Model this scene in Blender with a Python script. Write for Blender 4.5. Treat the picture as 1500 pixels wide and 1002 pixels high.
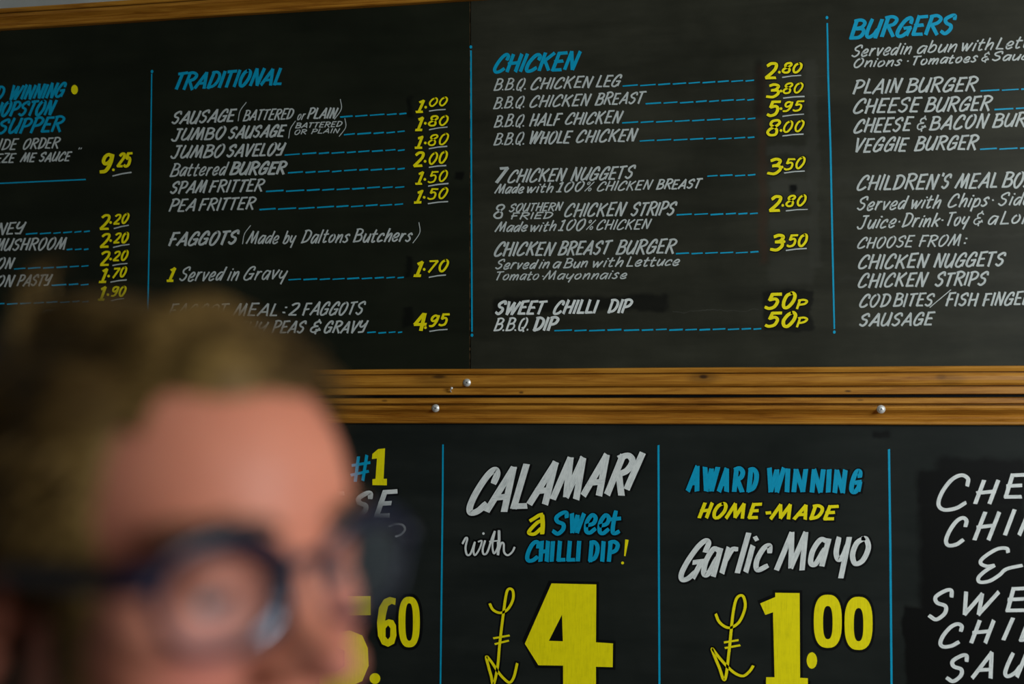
import bpy, bmesh, math, random
import numpy as np
from mathutils import Matrix, Vector
random.seed(7); rng = np.random.default_rng(7)
S = bpy.context.scene
COL = S.collection
for o in list(bpy.data.objects): bpy.data.objects.remove(o, do_unlink=True)

# ------------------------------------------------------------------ camera
FPX = 1458.0                                   # 35 mm lens on a 36 mm frame, 1500 px wide
AX = np.array([0.98808784, -0.00969127, -0.15358551])
AY = np.array([0.15388079, 0.05074607, 0.98678546])
AZ = np.array([-0.00176934, -0.99866457, 0.05163287])
M3 = np.array([AX, AY, AZ])
CAM = np.array([0, -2.2, 1.62])
cd = bpy.data.cameras.new('camera'); cam = bpy.data.objects.new('camera', cd); COL.objects.link(cam)
cd.sensor_width = 36; cd.lens = 35
cd.clip_start = 0.02
cd.dof.use_dof = True; cd.dof.focus_distance = 2.22; cd.dof.aperture_fstop = 1.9
R4 = Matrix(((M3[0][0], -M3[0][1], -M3[0][2], CAM[0]), (M3[1][0], -M3[1][1], -M3[1][2], CAM[1]),
             (M3[2][0], -M3[2][1], -M3[2][2], CAM[2]), (0, 0, 0, 1)))
cam.matrix_world = R4
S.camera = cam
S.view_settings.view_transform = 'Standard'; S.view_settings.look = 'None'
S.view_settings.gamma = 1; S.view_settings.exposure = 0.0
S.view_settings.use_curve_mapping = False

# ------------------------------------------------------------------ world and lights
wd = bpy.data.worlds.new('room_air'); S.world = wd; wd.use_nodes = True
wd.node_tree.nodes['Background'].inputs[0].default_value = (0.72, 0.85, 1.0, 1)
wd.node_tree.nodes['Background'].inputs[1].default_value = 0.04
def area(name, loc, target, sx, sy, power, col):
    l = bpy.data.lights.new(name, 'AREA'); l.shape = 'RECTANGLE'; l.size = sx; l.size_y = sy
    l.energy = power; l.color = col
    o = bpy.data.objects.new(name, l); COL.objects.link(o); o.location = loc
    o.rotation_euler = (Vector(target) - Vector(loc)).to_track_quat('-Z', 'Y').to_euler()
    return o
# shop window behind the camera, to the right; warm ceiling lamp over the customers
area('window_light', (3.2, -2.8, 2.25), (0.4, -0.2, 1.7), 1.8, 0.9, 130, (0.90, 0.96, 1.0))
area('ceiling_lamp', (1.5, -1.5, 2.68), (0.4, -0.9, 0.8), 0.5, 0.5, 6, (1.0, 0.80, 0.58))

# ------------------------------------------------------------------ node helpers
def mat(name, base=(0.5, 0.5, 0.5), rough=0.5, spec=0.5, metal=0.0):
    m = bpy.data.materials.new(name); m.use_nodes = True
    b = m.node_tree.nodes['Principled BSDF']
    b.inputs['Base Color'].default_value = (*base, 1); b.inputs['Roughness'].default_value = rough
    b.inputs['Specular IOR Level'].default_value = spec; b.inputs['Metallic'].default_value = metal
    return m, m.node_tree.nodes, m.node_tree.links, b
def mapping(N, L, scale, out='Object', rot=(0, 0, 0)):
    tc = N.new('ShaderNodeTexCoord'); mp = N.new('ShaderNodeMapping')
    mp.inputs['Scale'].default_value = scale; mp.inputs['Rotation'].default_value = rot
    L.new(tc.outputs[out], mp.inputs[0]); return mp.outputs[0]
def noise(N, L, vec, scale, detail=4, rough=0.55, dist=0.0):
    n = N.new('ShaderNodeTexNoise'); n.inputs['Scale'].default_value = scale
    n.inputs['Detail'].default_value = detail; n.inputs['Roughness'].default_value = rough
    n.inputs['Distortion'].default_value = dist
    L.new(vec, n.inputs['Vector']); return n.outputs['Fac']
def ramp(N, L, fac, stops):
    r = N.new('ShaderNodeValToRGB'); e = r.color_ramp.elements
    while len(e) < len(stops): e.new(0.5)
    for i, (p, c) in enumerate(stops):
        e[i].position = p; e[i].color = (*c, 1) if len(c) == 3 else c
    L.new(fac, r.inputs[0]); return r.outputs[0]
def mixc(N, L, fac, a, b):
    m = N.new('ShaderNodeMix'); m.data_type = 'RGBA'
    for s, v in ((m.inputs[0], fac), (m.inputs[6], a), (m.inputs[7], b)):
        if hasattr(v, 'links') or hasattr(v, 'is_linked'): L.new(v, s)
        elif isinstance(v, (int, float)): s.default_value = v
        else: s.default_value = (*v, 1)
    return m.outputs[2]
def mth(N, L, op, a, b=None, c=None, clamp=False):
    m = N.new('ShaderNodeMath'); m.operation = op; m.use_clamp = clamp
    for i, v in enumerate((a, b, c)):
        if v is None: continue
        if isinstance(v, (int, float)): m.inputs[i].default_value = v
        else: L.new(v, m.inputs[i])
    return m.outputs[0]
def bump(N, L, b, h, strength, dist=0.002):
    n = N.new('ShaderNodeBump'); n.inputs['Strength'].default_value = strength; n.inputs['Distance'].default_value = dist
    L.new(h, n.inputs['Height']); L.new(n.outputs[0], b.inputs['Normal'])

# where a sight line through photograph point (px, py) meets the plane of the boards
def W(px, py, y=0.0):
    d = M3 @ np.array([px - 750.0, py - 501.0, FPX]); t = (y - CAM[1]) / d[1]
    return CAM + t * d

def link(o, parent=None):
    COL.objects.link(o)
    if parent is not None: o.parent = parent
    return o
def tag(o, label=None, cat=None, group=None, kind=None):
    if label: o['label'] = label
    if cat: o['category'] = cat
    if group: o['group'] = group
    if kind: o['kind'] = kind
    return o
def mesh_obj(name, verts, faces, mats, parent=None, uvs=None, midx=None, smooth=False):
    me = bpy.data.meshes.new(name); me.from_pydata([tuple(map(float, v)) for v in verts], [], faces)
    for m in (mats if isinstance(mats, (list, tuple)) else [mats]): me.materials.append(m)
    if uvs is not None:
        ul = me.uv_layers.new(name='UVMap')
        for l in me.loops: ul.data[l.index].uv = uvs[l.vertex_index]
    if midx is not None: me.polygons.foreach_set('material_index', midx)
    if smooth: me.polygons.foreach_set('use_smooth', [True] * len(me.polygons))
    me.update()
    return link(bpy.data.objects.new(name, me), parent)
def bm_obj(name, bm, mats, parent=None, smooth=False):
    me = bpy.data.meshes.new(name); bm.normal_update(); bm.to_mesh(me); bm.free()
    for m in (mats if isinstance(mats, (list, tuple)) else [mats]): me.materials.append(m)
    if smooth: me.polygons.foreach_set('use_smooth', [True] * len(me.polygons))
    return link(bpy.data.objects.new(name, me), parent)
def box(name, lo, hi, m, parent=None, bevel=0.0):
    bm = bmesh.new(); bmesh.ops.create_cube(bm, size=1)
    for v in bm.verts:
        for i in range(3): v.co[i] = lo[i] + (v.co[i] + 0.5) * (hi[i] - lo[i])
    if bevel: bmesh.ops.bevel(bm, geom=bm.edges[:], offset=bevel, segments=2, affect='EDGES')
    return bm_obj(name, bm, m, parent)
def empty(name, loc, label, cat, group=None):
    o = bpy.data.objects.new(name, None); o.location = loc; o.empty_display_size = 0.1
    link(o); tag(o, label, cat, group); return o

# ------------------------------------------------------------------ materials
def paint_mat(name, col, dark, lo=0.35, hi=0.62, rough=0.45):
    m, N, L, b = mat(name, col, rough, 0.2)
    uv = mapping(N, L, (14, 260, 1), 'UV')            # bristle streaks along each brush stroke
    f = noise(N, L, uv, 3.0, 3, 0.6)
    v = noise(N, L, mapping(N, L, (30, 30, 30)), 2.0, 3)
    s = mth(N, L, 'MULTIPLY_ADD', v, 0.35, mth(N, L, 'MULTIPLY', f, 0.8))
    L.new(ramp(N, L, s, [(lo, dark), (hi, col)]), b.inputs['Base Color'])
    bump(N, L, b, f, 0.15, 0.0004)
    return m
MW = paint_mat('white_sign_paint', (0.50, 0.55, 0.53), (0.32, 0.36, 0.35))
MWB = paint_mat('white_sign_paint_fresh', (0.74, 0.79, 0.76), (0.40, 0.45, 0.45))
MY = paint_mat('yellow_sign_paint', (0.90, 0.80, 0.003), (0.70, 0.62, 0.002))
MB = paint_mat('blue_sign_paint', (0.001, 0.34, 0.56), (0.001, 0.25, 0.42))
MH, *_ = mat('fresh_blackboard_paint_and_gap_shade', (0.0035, 0.004, 0.0038), 0.6, 0.08)  # black around the lettering; also paints the shade in the rail gap

def board_mat(name, base, seed, dusty, patches=()):
    m, N, L, b = mat(name, base, 0.5, 0.10)
    tc = N.new('ShaderNodeTexCoord')
    mp = N.new('ShaderNodeMapping'); mp.inputs['Location'].default_value = (seed, 0, seed * 2)
    mp.inputs['Scale'].default_value = (1.2, 1, 7); L.new(tc.outputs['Object'], mp.inputs[0])
    wipe = noise(N, L, mp.outputs[0], 2.2, 5, 0.6)      # wiped-off chalk in long level smears
    blot = noise(N, L, mapping(N, L, (1, 1, 1)), 3.1, 5, 0.65)
    fine = noise(N, L, mapping(N, L, (1, 1, 1)), 260, 2, 0.5)
    s = mth(N, L, 'MULTIPLY', wipe, blot)
    c = ramp(N, L, s, [(0.14, base), (0.42, dusty)])
    sx = N.new('ShaderNodeSeparateXYZ'); L.new(tc.outputs['Object'], sx.inputs[0])
    wob = mth(N, L, 'MULTIPLY', mth(N, L, 'SUBTRACT', noise(N, L, mapping(N, L, (1, 1, 1)), 22, 3), 0.5), 0.03)
    X = mth(N, L, 'ADD', sx.outputs[0], wob); Z = mth(N, L, 'ADD', sx.outputs[2], wob)
    for (px0, py0, px1, py1, col, amt, soft) in patches:  # repainted or rubbed places with an outline of their own
        p, q = W(px0, py1), W(px1, py0)
        cx, hx, cz, hz = (p[0] + q[0]) / 2, (q[0] - p[0]) / 2, (p[2] + q[2]) / 2, (q[2] - p[2]) / 2
        def win(v, c0, h):
            d = mth(N, L, 'ABSOLUTE', mth(N, L, 'SUBTRACT', v, c0))
            mr = N.new('ShaderNodeMapRange'); mr.interpolation_type = 'SMOOTHSTEP'
            mr.inputs[1].default_value = h + soft; mr.inputs[2].default_value = h - soft
            mr.inputs[3].default_value = 0; mr.inputs[4].default_value = 1
            L.new(d, mr.inputs[0]); return mr.outputs[0]
        k = mth(N, L, 'MULTIPLY', win(X, cx, hx), win(Z, cz, hz))
        k = mth(N, L, 'MULTIPLY', k, mth(N, L, 'MULTIPLY', mth(N, L, 'ADD', blot, 0.4), amt), clamp=True)
        c = mixc(N, L, k, c, col)
    L.new(c, b.inputs['Base Color'])
    r = mth(N, L, 'MULTIPLY_ADD', blot, 0.2, 0.36); L.new(r, b.inputs['Roughness'])
    bump(N, L, b, fine, 0.06, 0.0005)
    return m
DK = (0.003, 0.0035, 0.003); DUST = (0.046, 0.048, 0.038); RUST = (0.05, 0.022, 0.012)
MBR = board_mat('blackboard_right', (0.015, 0.016, 0.0105), 3.0, (0.037, 0.038, 0.026), [
    (1113, 95, 1120, 385, RUST, 0.45, 0.008), (1123, 212, 1186, 228, DUST, 0.5, 0.006),
    (1128, 262, 1188, 284, DUST, 0.6, 0.006), (1128, 318, 1188, 338, DUST, 0.45, 0.006),
    (1186, 85, 1196, 395, DUST, 0.45, 0.006), (1155, 272, 1165, 283, DK, 1.3, 0.006),
    (1118, 426, 1190, 486, DK, 0.75, 0.004), (724, 432, 978, 458, DK, 0.75, 0.006),
    (1106, 88, 1118, 170, DK, 0.55, 0.008), (1128, 372, 1190, 418, DUST, 0.35, 0.008),
    (985, 454, 1110, 456.2, (0.09, 0.095, 0.08), 0.6, 0.0008), (1190, 112, 1214, 113.5, DUST, 0.9, 0.001),
    (1190, 140, 1205, 141.5, DUST, 0.9, 0.001), (1225, 250, 1500, 272, DUST, 0.35, 0.012),
    (1225, 290, 1500, 310, DUST, 0.3, 0.012), (1225, 345, 1500, 352, DUST, 0.35, 0.008),
    (1225, 400, 1500, 412, DUST, 0.3, 0.008), (1240, 470, 1500, 478, DUST, 0.25, 0.008)])
MBL = board_mat('blackboard_left', (0.008, 0.010, 0.006), 9.0, (0.016, 0.019, 0.011), [
    (597, 140, 606, 175, DK, 0.8, 0.005), (594, 375, 603, 405, DK, 0.8, 0.005),
    (590, 450, 603, 480, DK, 0.8, 0.005), (664, 254, 678, 264, DK, 0.9, 0.004)])
MBO = board_mat('blackboard_offers', (0.009, 0.012, 0.0105), 15.0, (0.019, 0.023, 0.020), [
    (1345, 690, 1500, 740, DK, 1.3, 0.010), (1350, 740, 1500, 905, DK, 1.3, 0.012), (1325, 895, 1500, 1010, DK, 1.3, 0.006),
    (1372, 672, 1500, 700, DK, 1.1, 0.010), (1280, 630, 1305, 640, DK, 0.9, 0.005)])
MEDGE, *_ = mat('raw_board_edge', (0.13, 0.075, 0.03), 0.8, 0.2)

def wood_mat():
    m, N, L, b = mat('varnished_pine', (0.3, 0.14, 0.03), 0.38, 0.28)
    v = mapping(N, L, (1.3, 30, 30)); v2 = mapping(N, L, (0.9, 9, 9))
    g = noise(N, L, v, 5.0, 5, 0.6, 1.2); g2 = noise(N, L, v2, 3.0, 4, 0.55, 0.8)
    s = mth(N, L, 'MULTIPLY_ADD', g, 0.55, mth(N, L, 'MULTIPLY', g2, 0.5))
    c = ramp(N, L, s, [(0.30, (0.10, 0.030, 0.002)), (0.44, (0.29, 0.112, 0.010)), (0.58, (0.44, 0.195, 0.022)), (0.8, (0.54, 0.27, 0.040))])
    tc = N.new('ShaderNodeTexCoord')
    for (px, py, rx, rz, a) in ((1030, 552, 7, 3.4, 0.95), (1030, 553, 26, 9, 0.45), (645, 552, 12, 3, 0.8), (640, 556, 40, 10, 0.4),
                                (1390, 555, 22, 9, 0.3), (765, 575, 4, 2, 0.7), (1240, 573, 5, 1.6, 0.8), (566, 587, 5, 2, 0.6),
                                (1375, 552, 8, 4, 0.35), (1258, 586, 5, 1.5, 0.5)):
        p = W(px, py); s_ = 1 / 640.0
        mp = N.new('ShaderNodeMapping'); mp.vector_type = 'TEXTURE'
        mp.inputs['Location'].default_value = (p[0], 0, p[2]); mp.inputs['Scale'].default_value = (rx * s_, 10, rz * s_)
        L.new(tc.outputs['Object'], mp.inputs[0])
        ln = N.new('ShaderNodeVectorMath'); ln.operation = 'LENGTH'; L.new(mp.outputs[0], ln.inputs[0])
        mr = N.new('ShaderNodeMapRange'); mr.interpolation_type = 'SMOOTHSTEP'
        mr.inputs[1].default_value = 1.25; mr.inputs[2].default_value = 0.35; mr.inputs[3].default_value = 0; mr.inputs[4].default_value = a
        L.new(ln.outputs['Value'], mr.inputs[0])
        c = mixc(N, L, mr.outputs[0], c, (0.035, 0.014, 0.004))
    L.new(c, b.inputs['Base Color']); bump(N, L, b, g, 0.18, 0.0008)
    return m
MWOOD = wood_mat()
MSTEEL, *_ = mat('zinc_screw_steel', (0.72, 0.74, 0.70), 0.42, 0.5, 0.45)
MSLOT, *_ = mat('screw_recess', (0.03, 0.03, 0.03), 0.6)
def plaster():
    m, N, L, b = mat('painted_plaster', (0.42, 0.43, 0.40), 0.8, 0.2)
    n = noise(N, L, mapping(N, L, (1, 1, 1)), 6, 5)
    L.new(ramp(N, L, n, [(0.3, (0.34, 0.35, 0.32)), (0.7, (0.45, 0.46, 0.43))]), b.inputs['Base Color'])
    bump(N, L, b, noise(N, L, mapping(N, L, (1, 1, 1)), 120, 3), 0.1); return m
MPL = plaster()
def tile_floor():
    m, N, L, b = mat('brown_quarry_tiles', (0.2, 0.1, 0.06), 0.4)
    br = N.new('ShaderNodeTexBrick'); L.new(mapping(N, L, (1, 1, 1)), br.inputs[0]); br.offset = 0
    br.inputs['Scale'].default_value = 3.3; br.inputs['Brick Width'].default_value = 0.5; br.inputs['Row Height'].default_value = 0.5
    br.inputs['Mortar Size'].default_value = 0.012
    br.inputs['Color1'].default_value = (0.16, 0.08, 0.05, 1); br.inputs['Color2'].default_value = (0.2, 0.1, 0.06, 1); br.inputs['Mortar'].default_value = (0.08, 0.07, 0.06, 1)
    L.new(br.outputs[0], b.inputs['Base Color']); return m

# ------------------------------------------------------------------ setting
def struct(o): o['kind'] = 'structure'; return o
struct(box('wall_back', (-3.2, 0.012, 0), (3.6, 0.15, 2.75), MPL))
struct(box('wall_left', (-3.35, -5.0, 0), (-3.2, 0.012, 2.75), MPL))
struct(box('floor', (-3.2, -5.0, -0.1), (3.6, 0.012, 0), tile_floor()))
struct(box('ceiling', (-3.2, -5.0, 2.75), (3.6, 0.15, 2.85), MPL))

# ------------------------------------------------------------------ boards
XL, XS, XR = -2.35, -0.438, 1.35
ZT, ZB = 2.56, 1.645
board_l = box('menu_board', (XL, 0.0, ZB), (XS - 0.0011, 0.0118, ZT), MBL, bevel=0.0006)
tag(board_l, 'black painted menu board left of the thin tan seam, headed TRADITIONAL', 'menu board')
board_r = box('menu_board', (XS + 0.0011, 0.0, ZB), (XR, 0.0118, ZT), MBR, bevel=0.0006)
tag(board_r, 'black painted menu board right of the seam, with CHICKEN and BURGERS lists', 'menu board')
board_o = box('menu_board', (XL, 0.0, 0.86), (XR, 0.0118, 1.57), MBO, bevel=0.0006)
tag(board_o, 'black painted offers board under the wooden rails, with big yellow prices', 'menu board')
# chipped raw edge showing in the seam
vs, fs = [], []
for k in range(140):
    z0 = ZB + (ZT - ZB) * k / 140; z1 = ZB + (ZT - ZB) * (k + 1) / 140
    w = 0.0004 + 0.0013 * random.random() ** 2
    if random.random() < 0.25: w = 0.0002
    b = len(vs); vs += [(XS - 0.0011 + 0.0, -0.0003, z0), (XS - 0.0011 + w, -0.0003, z0), (XS - 0.0011 + w, -0.0003, z1), (XS - 0.0011, -0.0003, z1)]
    fs.append((b, b + 1, b + 2, b + 3))
e = mesh_obj('chipped_edge', vs, fs, MEDGE, board_l); e['label'] = 'raw tan edge of the board showing in the seam'

# ------------------------------------------------------------------ brush lettering: single-stroke glyphs
# each glyph: width; strokes 'l' (straight, separate at corners) or 'c' (curved through the points); y 0 baseline, 1 cap height
G_ = {
'A': '.60;l 0,0 .40,1;l .40,1 .56,0;l .10,.30 .52,.33',
'B': '.56;l .10,1 .06,0;c .02,.97 .28,1.01 .48,.87 .40,.62 .12,.53;c .12,.53 .44,.52 .54,.30 .40,.06 .02,.01',
'C': '.54;c .50,.70 .50,.90 .38,1 .22,.86 .08,.50 .04,.16 .14,0 .34,.04 .50,.20',
'D': '.56;l .12,1 .07,0;c .02,.97 .28,1.0 .50,.82 .52,.48 .36,.14 .03,.01',
'E': '.46;l .09,1 .05,0;l .07,.97 .46,1;l .02,.50 .38,.53;l .03,.02 .44,.03',
'F': '.46;l .09,1 .05,0;l .05,.97 .46,1;l .0,.48 .36,.52',
'G': '.58;c .50,.72 .50,.92 .38,1 .22,.86 .08,.50 .04,.16 .14,0 .30,.02 .47,.20;l .28,.44 .56,.47;l .52,.45 .46,.06',
'H': '.54;l .08,1 .04,0;l .50,1 .46,0;l .0,.45 .50,.53',
'I': '.14;l .08,1 .05,0',
'J': '.50;l .38,1 .34,.22;c .34,.26 .28,.02 .12,0 .0,.14;l .16,.97 .50,1',
'K': '.56;l .09,1 .05,0;l .52,1 .10,.46;l .20,.54 .50,0',
'L': '.42;l .10,1 .05,0;l .03,.03 .42,.04',
'M': '.72;l 0,0 .24,1;l .24,1 .36,.06;l .36,.06 .60,1;l .60,1 .66,0',
'N': '.56;l .05,0 .12,1;l .12,1 .44,0;l .44,0 .54,1',
'O': '.58;c .32,1 .14,.84 .04,.42 .12,.04 .31,.02 .50,.42 .51,.82 .40,1 .29,1',
'P': '.52;l .11,1 .05,0;c .02,.96 .30,1.02 .52,.86 .44,.58 .22,.46 .10,.46',
'Q': '.58;c .32,1 .14,.84 .04,.42 .12,.04 .31,.02 .50,.42 .51,.82 .40,1 .29,1;l .30,.22 .48,-.10',
'R': '.56;l .11,1 .05,0;c .02,.96 .30,1.02 .52,.86 .44,.62 .16,.50;l .20,.52 .54,-.02',
'S': '.52;c .48,.78 .44,.98 .30,.98 .08,.78 .14,.58 .38,.46 .40,.22 .22,.02 .02,.14',
'T': '.48;l .24,.98 .19,0;l .02,.95 .50,1',
'U': '.56;c .10,1 .04,.50 .04,.14 .16,0 .36,.16 .46,.44;l .54,1 .46,.0',
'V': '.52;l .04,1 .20,0;l .20,0 .52,1',
'W': '.78;l .04,1 .16,0;l .16,0 .42,.92;l .42,.92 .48,0;l .48,0 .78,1',
'X': '.52;l .06,1 .46,0;l .52,1 0,0',
'Y': '.52;c .08,1 .02,.62 .14,.46 .34,.56 .44,.74;l .52,1 .40,.08;l .40,.04 .06,.02',
'Z': '.52;l .06,.97 .48,.98;l .48,.98 .04,.03;l .04,.03 .50,.04',
'0': '.52;c .30,1 .13,.82 .04,.40 .12,.04 .28,.03 .45,.42 .47,.82 .37,1 .27,1',
'1': '.30;l .20,1 .12,.04;l .04,.86 .20,.99;l .0,.03 .28,.04',
'2': '.52;c .04,.84 .20,.99 .42,.96 .42,.68 .24,.36 .03,.05;l .02,.04 .46,.05',
'3': '.50;c .06,.90 .26,1.0 .45,.88 .36,.62 .16,.54;c .16,.54 .42,.52 .47,.28 .28,.02 .0,.06',
'4': '.56;l .36,1 .02,.36;l .02,.34 .56,.37;l .42,1 .36,0',
'5': '.52;l .16,.97 .52,.98;l .16,.98 .10,.58;c .10,.58 .32,.66 .45,.48 .38,.12 .16,.0 .0,.08',
'6': '.50;c .46,.97 .22,.84 .06,.40 .06,.10;c .06,.14 .22,.0 .42,.10 .45,.38 .30,.52 .08,.36',
'7': '.50;l .02,.95 .50,.97;l .48,.96 .08,0',
'8': '.50;c .30,.54 .10,.70 .16,.94 .38,1.0 .48,.82 .32,.58 .10,.40 .02,.18 .16,0 .38,.06 .42,.34 .28,.55',
'9': '.50;c .46,.86 .30,1 .12,.88 .08,.62 .20,.48 .38,.60 .47,.84;c .48,.98 .43,.46 .26,.08 .03,.03',
'&': '.56;c .48,.80 .36,.94 .14,.82 .16,.60 .36,.54;c .36,.54 .06,.44 .02,.18 .20,.04 .42,.18 .50,.36;l .30,.26 .58,.22;l .34,1.08 .30,.90;l .32,.10 .36,-.10',
'%': '.60;c .16,1 .04,.88 .08,.72 .20,.74 .24,.92 .16,1;l .60,1 .04,0;c .48,.34 .36,.24 .38,.06 .50,.04 .56,.22 .48,.34',
'.': '.08;l .0,.04 .07,.05', ',': '.08;l .06,.08 .0,-.1', ':': '.10;l .04,.22 .11,.23;l .06,.64 .13,.65',
'·': '.12;l .03,.42 .11,.43', '-': '.26;l .02,.42 .26,.44', '/': '.2;l -.14,-.12 .26,1.16',
'!': '.16;l .14,1 .06,.30;l .04,.05 .10,.06', "'": '.06;l .06,1.08 .03,.88', '"': '.2;l .05,1.05 .03,.85;l .17,1.05 .15,.85',
'a': '.42;c .38,.60 .20,.64 .05,.36 .06,.06 .20,.04 .36,.40;l .42,.64 .38,0',
'b': '.42;l .10,1 .06,.04;c .08,.30 .24,.62 .40,.50 .38,.14 .20,0 .05,.06',
'c': '.38;c .36,.46 .32,.62 .16,.54 .03,.24 .10,.02 .36,.12',
'd': '.44;c .38,.58 .22,.62 .05,.36 .06,.06 .20,.04 .36,.40;l .46,1.02 .38,0',
'e': '.40;c .06,.26 .30,.34 .36,.54 .22,.64 .06,.40 .06,.08 .20,.0 .38,.14',
'f': '.34;c .38,.94 .24,1.02 .16,.80 .10,.0;l .0,.54 .30,.56',
'g': '.42;c .38,.60 .20,.64 .05,.36 .06,.10 .20,.06 .36,.40;c .42,.64 .36,-.10 .22,-.32 .02,-.26',
'h': '.42;l .10,1.02 .05,0;c .08,.24 .26,.60 .38,.56 .36,.0',
'i': '.12;l .08,.64 .04,0;l .10,.84 .15,.86',
'k': '.42;l .10,1.02 .05,0;l .40,.62 .08,.28;l .18,.34 .40,0',
'l': '.14;l .10,1.02 .05,0',
'm': '.64;l .08,.64 .04,0;c .06,.24 .22,.62 .32,.54 .30,.0;c .32,.24 .48,.62 .58,.54 .56,.0',
'n': '.42;l .08,.64 .04,0;c .06,.22 .24,.60 .37,.58 .36,.0',
'o': '.42;c .25,.64 .10,.52 .04,.24 .13,.02 .30,.10 .39,.40 .31,.62 .22,.64',
'p': '.42;l .10,.64 .03,-.34;c .08,.30 .24,.66 .40,.50 .36,.14 .18,0 .06,.10',
'r': '.32;l .08,.64 .04,0;c .06,.30 .18,.60 .32,.62',
's': '.36;c .34,.54 .24,.66 .08,.50 .20,.34 .28,.16 .14,.0 .0,.08',
't': '.32;c .16,.94 .10,.40 .10,.06 .18,0 .30,.08;l .0,.60 .32,.64',
'u': '.42;c .08,.64 .04,.20 .12,.0 .26,.10 .38,.44;l .42,.64 .38,0',
'v': '.38;l .04,.64 .16,0;l .16,0 .38,.64',
'w': '.58;l .04,.64 .14,0;l .14,0 .30,.58;l .30,.58 .36,0;l .36,0 .58,.64',
'x': '.38;l .04,.64 .36,0;l .38,.64 0,0',
'y': '.42;c .08,.64 .04,.28 .14,.10 .28,.20 .38,.46;l .42,.64 .28,-.34',
}
GL = {}
for ch, s in G_.items():
    p = s.split(';'); st = []
    for q in p[1:]:
        t = q.split(); st.append((t[0], [tuple(map(float, u.split(','))) for u in t[1:]]))
    GL[ch] = (float(p[0]), st)

def catmull(pts, n=6):
    P = [np.array(p, float) for p in pts]
    if len(P) < 3: return P
    P = [2 * P[0] - P[1]] + P + [2 * P[-1] - P[-2]]
    out = []
    for i in range(1, len(P) - 2):
        for k in range(n):
            t = k / n
            out.append(0.5 * (2 * P[i] + (P[i + 1] - P[i - 1]) * t + (2 * P[i - 1] - 5 * P[i] + 4 * P[i + 1] - P[i + 2]) * t * t
                              + (-P[i - 1] + 3 * P[i] - 3 * P[i + 1] + P[i + 2]) * t ** 3))
    out.append(P[-2]); return out

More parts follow.
